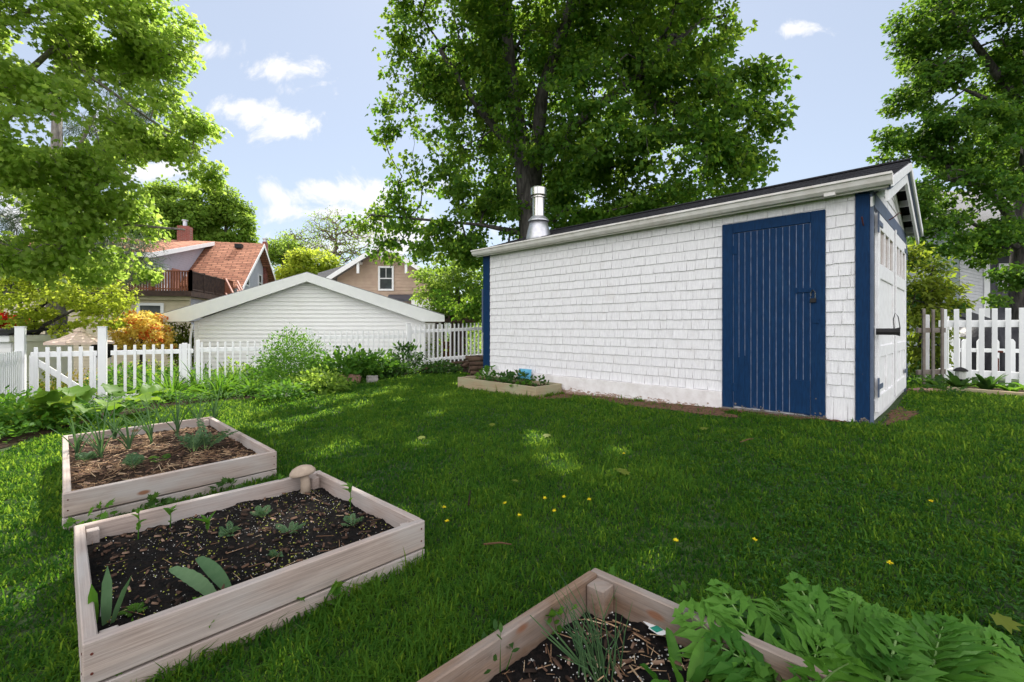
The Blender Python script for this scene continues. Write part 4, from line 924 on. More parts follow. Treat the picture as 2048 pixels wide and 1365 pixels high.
mb = MB(); l0 = P(655, 545, TY+1); mb.prism([(l0.x-.3, TY+.5, l0.z-.1), (l0.x+2.6, TY+.5, l0.z+.75), (l0.x+2.6, TY+.5, l0.z+.45), (l0.x-.3, TY+.5, l0.z-.42)], (0, 5, 0)); mb.build('wing_roof', M['grey_roof'], th_)
mb = MB(); mb.box((l0.x+.2, TY+1, tzb), (3, 0, 0), (0, 4, 0), (0, 0, l0.z-.42-tzb)); mb.build('wing_wall', M['tan_siding'], th_)
mb = MB(); a = P(850, 620, TY-3); mb.box((a.x-.6, a.y, tzb), (1.6, 0, 0), (0, 1.5, 0), (0, 0, a.z+.45-tzb)); mb.build('porch_wall', M['ivory_siding'], th_)

# slate grey house, sunlight on its left side painted as pale siding, far right
RY = 17.0; ca = P(1966, 0, RY); rz0, rz1 = -.4, 5.2
rh = thing('house', (ca.x+3, RY+3, rz0), 'slate grey clapboard house with a wing painted pale as if sunlit beyond the right fence', 'house')
mb = MB(); mb.box((ca.x, RY, rz0+.9), (7, 0, 0), (0, 6, 0), (0, 0, rz1-rz0-.9)); siding(mb, (ca.x+.18, RY-.002, 0), X, NY, rz0+.9, rz1, lambda z: 0, lambda z: 6.8, .125, .02); mb.build('wall', M['slate_siding'], rh)
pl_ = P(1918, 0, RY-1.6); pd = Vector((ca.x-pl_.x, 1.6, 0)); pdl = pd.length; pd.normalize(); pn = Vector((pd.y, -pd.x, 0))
mb = MB(); mb.prism([(pl_.x, RY-1.6, rz0), (ca.x-.02, RY-.02, rz0), (ca.x-.02, RY+5, rz0), (pl_.x, RY+5, rz0)], (0, 0, rz1-rz0-.8)); siding(mb, (pl_.x, RY-1.602, 0), pd, pn, rz0+.5, rz1-.85, lambda z: 0, lambda z: pdl-.08, .12, .02); mb.build('wing', M['pale_and_sunlit_siding'], rh)
mb = MB(); mb.box((ca.x-.06, RY-.10, rz0), (.22, 0, 0), (0, .12, 0), (0, 0, rz1-rz0)); mb.build('corner_board', M['white_vinyl'], rh, bevel=.004)
mb = MB(); mb.box((ca.x+.17, RY-.06, rz0), (6.8, 0, 0), (0, .07, 0), (0, 0, 1.0)); mb.build('skirt_board', M['grey_siding'], rh)
mb = MB(); mb.prism([(pl_.x-.5, RY-2.0, rz1-.85), (ca.x+8, RY-2.0, rz1-.85), (ca.x+8, RY+3, rz1+2), (pl_.x-.5, RY+3, rz1+2)], (0, 0, -.15)); mb.build('roof', M['grey_roof'], rh)
wa, wb = P(1994, 578, RY), P(2046, 528, RY); window(rh, (wa.x, RY-.02, wa.z), X, NY, wb.x-wa.x+.2, wb.z-wa.z, frame=.16)
mb = MB(); a = P(2028, 620, RY-.3); mb.box((a.x, a.y, a.z), (.22, 0, 0), (0, .25, 0), (0, 0, .18)); mb.build('meter_box', M['white_vinyl'], rh, bevel=.01)
# blue gabled house far behind, between rhododendron and slate house
by = 26; a = P(1868, 0, by); b = P(1920, 0, by)
bh = thing('house', (a.x+1.5, by+3, -.5), 'distant dark blue house with white gable trim glimpsed left of the slate house', 'house')
mb = MB(); mb.box((a.x-.6, by, -.5), (4, 0, 0), (0, 5, 0), (0, 0, 4.2)); siding(mb, (a.x-.6, by-.002, 0), X, NY, 0, 3.6, lambda z: 0, lambda z: 4, .15, .02); mb.build('wall', M['slate_siding'], bh)
mb = MB(); mb.prism([(a.x-1.2, by-.5, 3.7), (a.x+4, by-.5, 3.7), (a.x+4, by+3, 5.2), (a.x-1.2, by+3, 5.2)], (0, 0, -.2)); mb.build('roof', M['grey_roof'], bh)
mb = MB(); mb.box((a.x-1.2, by-.54, 3.5), (5.2, 0, 0), (0, .03, 0), (0, 0, .2)); mb.build('fascia', M['white_vinyl'], bh)
window(bh, (a.x+1.1, by-.02, 1.6), X, NY, .9, 1.5)
# lean-to roof behind the right fence
ly = 13.5; a, b = P(1888, 606, ly), P(1992, 641, ly)
lt = thing('lean_to', ((a.x+b.x)/2, ly+1, -.1), 'low lean-to with a dark roof sloping down behind the right fence', 'lean-to')
mb = MB(); mb.prism([tuple(a), (b.x, ly, b.z), (b.x, ly, b.z-.22), (a.x, ly, a.z-.24)], (0, 2.4, 0)); mb.build('roof', M['slate_siding'], lt)
mb = MB(); mb.prism([(a.x+.1, ly+.15, -.2), (b.x-.2, ly+.15, -.2), (b.x-.2, ly+.15, b.z-.2), (a.x+.1, ly+.15, a.z-.24)], (0, 2.0, 0)); mb.build('wall', M['pale_and_sunlit_siding'], lt)
# white garden shed at the far left
wy = 11.5; a = P(-60, 672, wy); b = P(30, 712, wy)
ws = thing('small_shed', ((a.x+b.x)/2, wy+.8, -.8), 'small white clapboard shed with a flat grey roof beyond the left fence', 'shed')
mb = MB(); mb.box((a.x, wy, -.8), (b.x-a.x-.06, 0, 0), (0, 1.6, 0), (0, 0, a.z-.1+.8)); siding(mb, (a.x, wy-.002, 0), X, NY, -.6, a.z-.12, lambda z: 0, lambda z: b.x-a.x-.08, .13, .02); mb.build('wall', M['ivory_siding'], ws)
mb = MB(); mb.box((a.x-.1, wy-.15, a.z-.16), (b.x-a.x+.12, 0, 0), (0, 1.9, 0), (0, 0, .17)); mb.build('fascia', M['white_vinyl'], ws, bevel=.01)
mb = MB(); mb.prism([(a.x-.15, wy-.2, a.z+.012), (b.x+.06, wy-.2, a.z+.012), (b.x+.06, wy+1.8, a.z+.25), (a.x-.15, wy+1.8, a.z+.25)], (0, 0, .05)); mb.build('roof', M['roof'], ws)
# patio umbrella
uy = 11.6; uc = P(160, 690, uy); ur = 55/F*uy; ub = gz(uc.x, uy)
um = thing('patio_umbrella', (uc.x, uy, ub), 'pinkish beige patio umbrella open behind the garden gate', 'umbrella')
mb = MB(); ct = P(160, 661, uy).z; ce = P(160, 684, uy).z; nseg = 8
ring = [Vector((uc.x + ur*math.cos(2*math.pi*(i+.5)/nseg), uy + ur*math.sin(2*math.pi*(i+.5)/nseg), ce)) for i in range(nseg)]
top = [Vector((uc.x, uy, ct)).lerp(r_, .14) for r_ in ring]
for i in range(nseg):
    j = (i+1) % nseg; m1 = (ring[i]+top[i])/2 - Z*.03; m2 = (ring[j]+top[j])/2 - Z*.03
    mb.add([ring[i], ring[j], m2, m1, top[j], top[i], ring[i]-Z*.06, ring[j]-Z*.06], [(0, 1, 2, 3), (3, 2, 4, 5), (0, 1, 7, 6)])
mb.build('canopy', M['umbrella'], um)
mb = MB(); mb.lathe((uc.x, uy, ct), [(ur*.2, -.03), (ur*.13, .03), (.03, .07)], 8); mb.build('vent_cap', M['umbrella'], um)
mb = MB(); mb.tube([(uc.x, uy, ub), (uc.x, uy, ct)], .022, 8); mb.build('pole', M['pale_wood'], um)
mb = MB()
for r_ in ring: mb.tube([(uc.x, uy, ce+.02), r_+Z*.01], .008, 4)
mb.build('ribs', M['pale_wood'], um)
# kettle grill beside the gate post
gy = 12.5; gp = P(206, 700, gy); gb = gz(gp.x, gy)
kg = thing('kettle_grill', (gp.x, gy, gb), 'black domed kettle grill behind the gate post under the umbrella edge', 'grill')
mb = MB(); mb.lathe((gp.x, gy, gp.z), [(.05, -.26), (.18, -.2), (.25, -.06), (.26, 0)], 18); mb.build('bowl', M['black_metal'], kg, smooth=True)
mb = MB(); mb.lathe((gp.x, gy, gp.z), [(.265, .0), (.25, .12), (.17, .21), (.03, .25)], 18); mb.build('lid', M['black_metal'], kg, smooth=True)
for an in (0.4, 2.5, 4.6):
    mb = MB(); mb.tube([(gp.x+.16*math.cos(an), gy+.16*math.sin(an), gp.z-.2), (gp.x+.28*math.cos(an), gy+.28*math.sin(an), gb)], .012, 6); mb.build('leg', M['galv'], kg)
# arbour beyond the fence by the shed corner
ay = 17.0; a, b = P(868, 640, ay), P(935, 640, ay); ab = gz(a.x, ay)
ar = thing('arbour', ((a.x+b.x)/2, ay+.7, ab), 'dark brown timber arbour with slatted roof behind the fence by the shed', 'arbour')
mb = MB()
for k in range(9): mb.box((a.x-.3+k*(b.x-a.x+.5)/8, ay-.3, a.z+.06), (.05, 0, 0), (0, 2, 0), (0, 0, .09))
mb.box((a.x-.4, ay-.1, a.z-.10), (b.x-a.x+.7, 0, 0), (0, .06, 0), (0, 0, .15)); mb.box((a.x-.4, ay+1.4, a.z-.10), (b.x-a.x+.7, 0, 0), (0, .06, 0), (0, 0, .15)); mb.build('slatted_roof', M['deck_dark'], ar)
for px_ in (874, 904, 921):
    for yy in (0, 1.4):
        mb = MB(); x = P(px_, 0, ay).x; mb.cbox((x, ay+yy, ab-.1), .11, .11, a.z-ab, 0); mb.build('post', M['deck_dark'], ar)
mb = MB(); mb.box((P(876, 0, ay).x, ay+1.0, ab), (.55, 0, 0), (0, .05, 0), (0, 0, 1.05)); mb.build('back_panel', M['deck_wood'], ar)
# covered grill, rusty hook post, lamp behind and before the right fence
cy_ = 11.8; a, b = P(1962, 700, cy_), P(2085, 650, cy_)
mb = MB(); n_ = 15
prof = []
for i in range(n_+1):
    f = i/n_; x = a.x + (b.x-a.x)*f; h = (.62+.38*math.sin(min(1, f*2.2)*math.pi/2))*(b.z+.02) + .05*math.sin(f*9); prof.append((x, h))
for j, yy in enumerate((0, .12, .75, 1.2, 1.32)):
    for i, (x, h) in enumerate(prof):
        hh = h*(.55 if j in (0, 4) else (.97 if j in (1, 3) else 1.03)); fold = .05*math.sin(i*2.1+j)
        mb.v.append((x+fold*.4, cy_+yy+fold, hh))
base_row = len(mb.v)
for j in (0, 4):
    for i, (x, h) in enumerate(prof): mb.v.append((x+.06*math.sin(i*2.3), cy_+(0 if j == 0 else 1.32)+.10*math.sin(i*1.9), -.05))
W_ = n_+1
for j in range(4):
    for i in range(n_): mb.f.append((j*W_+i, j*W_+i+1, (j+1)*W_+i+1, (j+1)*W_+i)); mb.m.append(0)
for i in range(n_):
    mb.f.append((base_row+i, base_row+i+1, i+1, i)); mb.m.append(0); mb.f.append((4*W_+i, 4*W_+i+1, base_row+W_+i+1, base_row+W_+i)); mb.m.append(0)
mb.f.append((base_row, 0, W_, 2*W_, 3*W_, 4*W_, base_row+W_)); mb.m.append(0)
tag(mb.build('furniture_cover', M['tarp'], None, ((a.x+b.x)/2, cy_+.6, -.05), smooth=True), 'black fabric cover draped over garden furniture behind the low pointed fence', 'cover')
hy = 9.6; a = P(1995, 752, hy); zt = P(0, 707, hy).z
mb = MB(); mb.tube([(a.x, hy, a.z-.2), (a.x, hy, zt-.12), (a.x-.05, hy, zt-.07), (a.x-.09, hy, zt-.02), (a.x-.07, hy, zt+.03), (a.x, hy, zt+.035), (a.x+.1, hy, zt+.03)], .022, 8)
tag(mb.build('hook_post', M['rust'], None, (a.x, hy, a.z-.2)), 'rusty red iron post with a curled top behind the white pickets', 'post')
sy = 6.95; a = P(1921, 741, sy); sb = .27
sl2 = thing('solar_lamp', (a.x, sy, sb), 'small garden lamp with a dark pyramid cap among the hostas', 'lamp')
mb = MB(); mb.lathe((a.x, sy, a.z), [(.115, -.012), (.118, .0), (.07, .03), (.012, .048)], 4); mb.build('cap', M['black_metal'], sl2)
mb = MB(); mb.lathe((a.x, sy, a.z-.13), [(.062, 0), (.066, .118)], 12); mb.build('lantern', M['amber'], sl2)
mb = MB(); mb.tube([(a.x, sy, sb-.05), (a.x, sy, a.z-.13)], .014, 8); mb.build('stake', M['black_metal'], sl2)
# ------------------------------------------------------------------ trees
tb = Vector((P(1066, 0, 12.6).x, 12.6, gz(.5, 12.6)))
y0 = 12.6
def tp(px, py, Y, r, *a): p = P(px, py, Y); return (p.x, p.y, p.z, r, *a)
FLECKS = []
for px, py, r_ in [(1062, 872, .13), (1075, 892, .13), (1098, 924, .12), (1122, 938, .12), (872, 832, .10), (843, 890, .10), (720, 812, .14), (655, 828, .16), (600, 842, .16), (530, 852, .16), (800, 802, .12), (880, 797, .12), (690, 795, .2), (760, 790, .15), (560, 865, .12), (340, 880, .13), (390, 895, .13), (250, 925, .12), (210, 955, .12), (180, 940, .1), (480, 835, .16), (920, 770, .12), (1245, 905, .07)]:
    FLECKS.append((tuple(G(px, py)), tuple(sd), r_))
tr1 = [[(tb.x-.02, y0, tb.z-.2, .50), (tb.x, y0, tb.z+.5, .38), tp(1062, 440, y0, .345), tp(1050, 330, y0, .29), tp(1025, 200, 12.8, .22), tp(1012, 60, 12.9, .18), tp(1008, -150, 13, .15), tp(1020, -350, 13, .08)],
       [tp(1062, 390, y0, .26), tp(1074, 300, 12.3, .20), tp(1085, 180, 12, .16), tp(1140, 20, 11.8, .15), tp(1190, -150, 11.6, .09)],
       [tp(1070, 320, 12.4, .16), tp(1160, 240, 11.6, .12), tp(1280, 150, 11, .09), tp(1400, 40, 10.8, .05)],
       [tp(1050, 330, 12.6, .14), tp(960, 220, 12.6, .10), tp(880, 100, 12.4, .06)],
       [tp(1060, 470, 12.6, .10), tp(960, 450, 12.6, .045), tp(850, 440, 12.5, .035), tp(740, 430, 12.5, .03)]]
bl1 = [blob(905, 60, 140, 150, 12.2, 1.2, .8), blob(850, 240, 95, 120, 12.2, .8, .8), blob(855, 400, 100, 80, 12.2, .8, .8), blob(1045, 320, 45, 55, 11.6, .35, 1.3), blob(985, 190, 45, 60, 11.7, .35), blob(1030, 215, 45, 60, 11.6, .4, 1.3), blob(1085, 130, 50, 60, 11.3, .4), blob(1000, 90, 60, 60, 11.8, .5), blob(1095, 260, 40, 50, 11.6, .4), blob(1015, 400, 40, 45, 11.9, .4, .7), blob(890, 520, 75, 70, 12.8, 1, .8), blob(765, 440, 70, 26, 12.5, .7, .9), blob(800, 500, 60, 26, 12.6, .7, .7),
       blob(1070, 50, 170, 130, 14, 1.6), blob(1200, 60, 110, 110, 11.8, 1.2), blob(1215, 230, 145, 150, 11, 1.5), blob(1345, 90, 120, 150, 11.2, 1.8), blob(1440, 225, 118, 95, 10.4, 1.2), blob(1330, 345, 190, 85, 10.9, 1.5), blob(1180, 395, 100, 70, 12, 1.2), blob(1270, 400, 150, 46, 11.4, 1), blob(1130, 425, 60, 45, 12.4, .8), blob(1000, 440, 55, 60, 13, .9), blob(930, 590, 50, 40, 12.9, .8), blob(960, 500, 60, 50, 13, .9), blob(1110, 330, 60, 60, 14, 1),
       blob(1475, 345, 70, 42, 11.6, .8), blob(970, 340, 60, 120, 13.2, 1), blob(1020, 250, 70, 100, 14.6, 1), blob(1500, 180, 60, 60, 10.3, .6), blob(930, 170, 75, 90, 12.9, 1),
       ((.2, 11.5, 11.5), (3.6, 3.8, 2.0), .55), ((4.0, 11, 11.2), (2.6, 3.2, 1.8), .5), ((-.3, 8.3, 9.4), (2.0, 1.6, 1.2), .42), ((3.4, 8.0, 9.2), (2.6, 1.7, 1.2), .5), ((1.2, 12.5, 14), (3.2, 3.5, 1.8), .4), ((.5, 15.2, 8), (3.6, 2.2, 3.6), .35), ((5.2, 13.5, 8.5), (1.8, 2.0, 2.2), .35)]
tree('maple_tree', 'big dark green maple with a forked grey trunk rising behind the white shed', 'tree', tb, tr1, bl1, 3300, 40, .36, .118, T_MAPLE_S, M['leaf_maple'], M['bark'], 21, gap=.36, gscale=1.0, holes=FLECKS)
# maple at the left, its trunk outside the frame
lb = Vector((-11.2, 8.0, gz(-11.2, 8.0)))
tr2 = [[(lb.x, lb.y, lb.z-.2, .38), (lb.x+.1, lb.y, 2.2, .32), (lb.x+.4, lb.y+.2, 5, .26), (lb.x+.9, lb.y+.4, 8, .16), (lb.x+1.6, lb.y+.6, 11, .08)],
       [(lb.x+.1, lb.y, 2.6, .10), tp(-40, 480, 8.6, .06), tp(150, 470, 9.0, .04), tp(260, 450, 9.3, .028), tp(370, 460, 9.5, .02)],
       [(lb.x+.2, lb.y, 3.6, .12), tp(-60, 250, 8.6, .08), tp(110, 95, 9, .045), tp(190, 160, 9.2, .035), tp(300, 240, 9.4, .022), tp(400, 300, 9.5, .02)],
       [(lb.x+.3, lb.y, 4.2, .10), tp(-20, 60, 8.8, .06), tp(130, -10, 9.2, .045), tp(250, 40, 9.4, .028), tp(340, 110, 9.5, .02)],
       [(lb.x+.15, lb.y, 3.0, .11), tp(0, 330, 8, .08), tp(130, 330, 8.4, .05), tp(210, 345, 8.6, .03)]]
bl2 = [blob(50, 70, 140, 130, 8.6, 1.2), blob(195, 50, 120, 90, 9.3, 1.0), blob(310, 70, 75, 100, 9.5, .8), blob(60, 260, 130, 130, 7.8, 1.1), blob(40, 440, 110, 110, 8, 1.0), blob(230, 110, 90, 60, 9.4, .7), blob(330, 250, 95, 70, 9.5, .8),
       blob(395, 275, 42, 45, 9.5, .4), blob(250, 300, 90, 60, 9.3, .7), blob(170, 370, 100, 70, 8.6, .9), blob(400, 345, 38, 30, 9.4, .35), blob(200, 450, 110, 60, 9.2, .8), blob(250, 540, 50, 26, 9.5, .4, .7), blob(120, 520, 110, 50, 8.8, .8), blob(425, 365, 18, 25, 9.5, .2), blob(300, 180, 70, 40, 9.5, .5, .6),
       ((-9.5, 7.5, 8.8), (2.2, 2, 1.8), .4), ((-11.5, 7.5, 7), (1.6, 2, 3), .3), ((-10.5, 5.2, 6.5), (2.0, 1.4, 1.6), .35)]
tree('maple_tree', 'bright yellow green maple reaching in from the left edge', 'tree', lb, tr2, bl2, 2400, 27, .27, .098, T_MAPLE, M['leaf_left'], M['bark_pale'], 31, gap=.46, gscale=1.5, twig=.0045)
# maple at the right edge
rb = Vector((P(2042, 0, 13.6).x, 13.6, gz(15, 13.6)))
tr3 = [[(rb.x, rb.y, rb.z-.2, .34), tp(2040, 600, 13.6, .27), tp(2046, 430, 13.6, .24), tp(2065, 260, 13.5, .20), tp(2060, 60, 13.5, .15), tp(2050, -120, 13.5, .10)],
       [tp(2044, 470, 13.6, .15), tp(2010, 420, 13.4, .12), tp(1975, 375, 13.2, .09), tp(1900, 360, 13, .05)],
       [tp(2060, 300, 13.5, .15), tp(2030, 200, 13.4, .13), tp(1980, 130, 13.2, .10), tp(1930, 60, 13, .07), tp(1890, 10, 12.9, .04)],
       [tp(2050, 230, 13.5, .1), tp(2000, 210, 13.5, .08), tp(1930, 180, 13.3, .04)],
       [tp(2044, 500, 13.6, .10), tp(1990, 470, 13.3, .07), tp(1930, 440, 13, .04)]]
bl3 = [blob(1950, 60, 130, 110, 13.2, 1.7), blob(1840, 50, 48, 55, 13, .8), blob(1870, 175, 90, 55, 13, 1), blob(1815, 200, 40, 20, 13, .4, .8), blob(1850, 285, 95, 42, 12.8, 1), blob(1945, 280, 110, 70, 13.2, 1.3), blob(1910, 400, 110, 60, 13, 1.2), blob(1985, 480, 75, 50, 13.2, 1), blob(1870, 480, 55, 36, 12.8, .7),
       blob(2040, 150, 60, 110, 13.4, 1.2), blob(2060, 330, 60, 60, 13.6, 1), blob(2030, 545, 55, 32, 13, .7), blob(2010, 600, 30, 14, 12.8, .4, .7), blob(1790, 268, 28, 16, 12.8, .3), ((15, 13, 13), (2.6, 3, 2), .4), ((17, 13.5, 8), (1.6, 3, 4), .3), ((11.5, 11.5, 12), (1.8, 2, 1), .3)]
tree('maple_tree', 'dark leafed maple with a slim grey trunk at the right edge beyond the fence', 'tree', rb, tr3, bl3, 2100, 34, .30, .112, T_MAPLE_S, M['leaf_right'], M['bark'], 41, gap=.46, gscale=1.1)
def mk(px, py0, Y): p = P(px, 0, Y); return Vector((p.x, Y, gz(p.x, Y)))
# trees beyond the houses
for (nm, lab, px, Y, bls, nat, lf, lm, sd_) in [
    ('leafy_tree', 'broad round green tree behind the brick chimney of the brown roofed house', 350, 42, [blob(335, 440, 50, 45, 42, 2.4), blob(300, 470, 45, 50, 42, 2.4), blob(365, 405, 28, 34, 42, 1.6), blob(318, 395, 24, 26, 42, 1.4), blob(385, 445, 34, 40, 42, 1.8), blob(345, 375, 14, 16, 42, .9)], 420, .62, 'leaf_far', 51),
    ('leafy_tree', 'green tree with a jagged crown right of the left house chimney', 440, 44, [blob(432, 440, 36, 46, 44, 2), blob(470, 455, 32, 40, 44, 2), blob(425, 392, 18, 24, 44, 1.2), blob(455, 400, 18, 22, 44, 1.2), blob(498, 432, 12, 22, 44, .9), blob(480, 415, 14, 18, 44, 1)], 360, .6, 'leaf_far', 52),
    ('leafy_tree', 'pale lime tree standing low behind the ridge of the tan house wing', 625, 34, [blob(625, 530, 46, 30, 34, 1.8), blob(600, 560, 40, 40, 34, 1.6)], 240, .42, 'leaf_yellowgreen', 53),
    ('leafy_tree', 'small fresh green tree next to the red brick chimney at the gable', 570, 36, [blob(565, 510, 32, 42, 36, 1.5), blob(580, 560, 30, 40, 36, 1.5), blob(555, 560, 20, 60, 36, 1)], 200, .40, 'leaf_far', 54),
    ('leafy_tree', 'low yellow green tree between the rhododendron and the slate house', 1890, 21, [blob(1888, 545, 45, 30, 21, 1.4), blob(1895, 600, 34, 40, 21, 1.2)], 260, .30, 'leaf_yellowgreen', 55)]:
    b0 = mk(px, 0, Y); top = max(b[0][2] for b in bls); c = np.mean([b[0] for b in bls], 0)
    tree(nm, lab, 'tree', b0, [[(b0.x, b0.y, b0.z-.2, .35), (b0.x, b0.y, b0.z+(c[2]-b0.z)*.5, .28), (c[0], c[1], top, .08)]], bls, int(nat*1.2), 34, lf*1.3, lf*.6, T_OVAL, M[lm], M['bark'], sd_, gap=.38, gscale=.6, twig=.012)
# half-bare trees on the skyline
for (lab, px, Y, bls, nat, sd_, lm) in [
    ('tall half bare tree with fine grey twigs rising left of the tan house', 668, 48, [blob(668, 480, 62, 62, 48, 3), blob(650, 450, 40, 35, 48, 2), blob(720, 490, 55, 50, 48, 3)], 520, 61, 'leaf_far'),
    ('hazy budding tree with thin twigs left of the tall half bare one', 585, 50, [blob(585, 500, 45, 40, 50, 3), blob(610, 490, 40, 36, 50, 2.5), blob(560, 510, 25, 40, 50, 2)], 420, 62, 'leaf_far')]:
    b0 = mk(px, 0, Y); c = P(px, 500, Y)
    tree('budding_tree', lab, 'tree', b0, [[(b0.x, b0.y, b0.z-.3, .3), (c.x, Y, c.z-1.5, .2), (c.x+.3, Y, c.z+1.5, .08)]], bls, int(nat*1.8), 3, .5, .20, T_QUAD, M[lm], M['twig'], sd_, twig=.013, bias=.1, shell=.2)
# pine behind the left maple
pb = Vector((-15.5, 15.5, -.9)); bls = [blob(100, 470, 130, 50, 15, 1.5), blob(230, 470, 90, 40, 15, 1.3), blob(60, 540, 130, 50, 15, 1.5), blob(200, 540, 110, 40, 15.2, 1.2), blob(180, 220, 120, 50, 15.5, 1.5), blob(30, 380, 120, 60, 15, 1.5), blob(280, 500, 60, 20, 15, .8)]
tree('pine_tree', 'grey green pine with wispy needles half hidden behind the left maple', 'tree', pb, [[(pb.x, pb.y, pb.z, .3), (pb.x, pb.y, 4, .25), (pb.x, pb.y, 11, .06)], [(pb.x, pb.y, 3.6, .08), tp(250, 470, 15, .03)], [(pb.x, pb.y, 5.8, .08), tp(190, 230, 15.3, .05)]], bls, 420, 60, .42, .26, T_NEEDLE, M['leaf_pine'], M['bark_pale'], 71, gap=.3)
# shrubs and small trees beyond the back fence
jb = mk(60, 0, 12.2)
tree('ornamental_maple', 'lime green ornamental maple with layered foliage behind the gate', 'tree', jb, [[(jb.x, jb.y, jb.z-.1, .10), tp(52, 690, 12.2, .08), tp(75, 620, 12.2, .05), tp(120, 580, 12.2, .03)], [tp(54, 690, 12.2, .06), tp(90, 650, 12.2, .05), tp(150, 620, 12, .025)], [tp(52, 680, 12.2, .05), tp(40, 600, 12.2, .03)]],
     [blob(80, 610, 90, 24, 12, 1), blob(170, 600, 80, 28, 12.2, 1), blob(200, 640, 50, 18, 12, .7), blob(60, 560, 70, 30, 12.3, 1), blob(150, 555, 70, 24, 12.4, .8), blob(30, 650, 40, 22, 12, .6), blob(110, 650, 40, 20, 12.4, .5), blob(225, 585, 30, 20, 12.2, .5)], 400, 20, .22, .085, T_MAPLE_S, M['leaf_yellowgreen'], M['bark'], 81, gap=.42, gscale=2, twig=.003, rmax=.03)
ab_ = mk(282, 0, 13.4)
tree('ornamental_maple', 'golden orange ornamental maple in front of the cream house wall', 'tree', ab_, [[(ab_.x, ab_.y, ab_.z-.1, .08), tp(285, 690, 13.4, .05), tp(285, 640, 13.4, .03)]],
     [blob(285, 640, 40, 16, 13.3, .7), blob(258, 658, 36, 18, 13.2, .6), blob(310, 664, 28, 20, 13.3, .6), blob(285, 680, 45, 18, 13.2, .7), blob(318, 690, 18, 14, 13.2, .4), blob(245, 690, 25, 12, 13.2, .4)], 230, 26, .19, .075, T_MAPLE_S, [M['leaf_amber'], M['leaf_coral']], M['bark'], 82, gap=.25, gscale=3, twig=.003, rmax=.03)
rd = mk(8, 0, 12.8)
tree('ornamental_maple', 'vivid red ornamental maple above the small white shed', 'tree', rd, [[(rd.x-.4, rd.y+2, rd.z-.1, .07), tp(-5, 660, 13.9, .04), tp(0, 645, 13.9, .02)]], [blob(5, 642, 34, 11, 13.8, .5), blob(-25, 640, 40, 16, 13.8, .6)], 110, 30, .17, .09, T_MAPLE_S, M['leaf_red'], M['bark'], 83, twig=.003, rmax=.03)
gb_ = mk(365, 0, 14.6)
tree('evergreen_shrub', 'dark olive shrub squeezed between the cream house and the garage corner', 'shrub', gb_, [[(gb_.x, gb_.y, gb_.z-.1, .06), tp(365, 690, 14.6, .03), tp(365, 655, 14.6, .02)]], [blob(362, 672, 22, 28, 14.6, .5), blob(374, 705, 20, 34, 14.6, .5)], 120, 22, .2, .10, T_OVAL, M['leaf_olive'], M['bark'], 84, twig=.003, rmax=.03)
# green mass left of the shed, beyond the fence
lb2 = mk(915, 0, 17.5)
tree('leafy_tree', 'spreading olive green tree low beyond the fence left of the shed', 'tree', lb2, [[(lb2.x, lb2.y, lb2.z-.1, .16), tp(915, 620, 17.5, .12), tp(915, 540, 17.5, .05)]], [blob(900, 560, 60, 50, 17.5, 1.4), blob(950, 560, 60, 60, 17.8, 1.4), blob(890, 620, 40, 20, 17.8, .9), blob(945, 625, 50, 24, 17.8, 1), blob(860, 575, 40, 40, 17.8, 1)], 420, 24, .32, .14, T_OVAL, M['leaf_far'], M['bark'], 85, gap=.2, twig=.006)
bush('hedge_shrub', 'bright green hedge seen through the fence pickets left of the shed', 'hedge', mk(935, 0, 19), 1.7, 1.5, 1500, .14, T_OVAL, M['leaf_far'], seed=86)
# rhododendron behind the grey pickets
rb2 = mk(1842, 0, 9.6)
tree('rhododendron', 'tall rhododendron with leathery leaves behind the grey pickets', 'shrub', rb2, [[(rb2.x, rb2.y, rb2.z-.1, .07), tp(1842, 690, 9.6, .05), tp(1845, 600, 9.6, .03)]], [blob(1835, 560, 40, 55, 9.6, .6), blob(1865, 600, 38, 48, 9.7, .6), blob(1845, 660, 42, 60, 9.5, .5), blob(1845, 740, 38, 42, 9.5, .5), blob(1826, 505, 16, 18, 9.6, .3)], 330, 20, .17, .115, T_OVAL, [M['leaf_olive'], M['leaf_dark']], M['bark'], 87, gap=.2, gscale=2, twig=.004, rmax=.03)
# garden greenery seen through the back fence
for i, (px, py, Y, rr_, hh, lm, lab) in enumerate([(100, 770, 10.6, .75, .75, 'leaf_olive', 'olive shrub seen through the gate pickets'), (165, 745, 11.2, .7, .95, 'leaf_amber', 'yellowing shrub below the pinkish umbrella'), (235, 760, 10.9, .7, .8, 'leaf_green', 'fresh green shrub behind the fence right of the gate post'),
        (310, 755, 11.6, .75, .85, 'leaf_yellowgreen', 'lime shrub behind the fence under the golden maple'), (365, 745, 12.4, .5, .75, 'leaf_green', 'green shrub behind the fence by the garage corner'), (45, 735, 12.4, .7, 1.0, 'leaf_dark', 'dark shrub behind the corner gate post')]):
    p = mk(px, 0, Y); bush('garden_shrub', lab, 'shrub', p, rr_, hh, 900, .075, T_OVAL, M[lm], 'shrubs behind the back fence', 90+i)
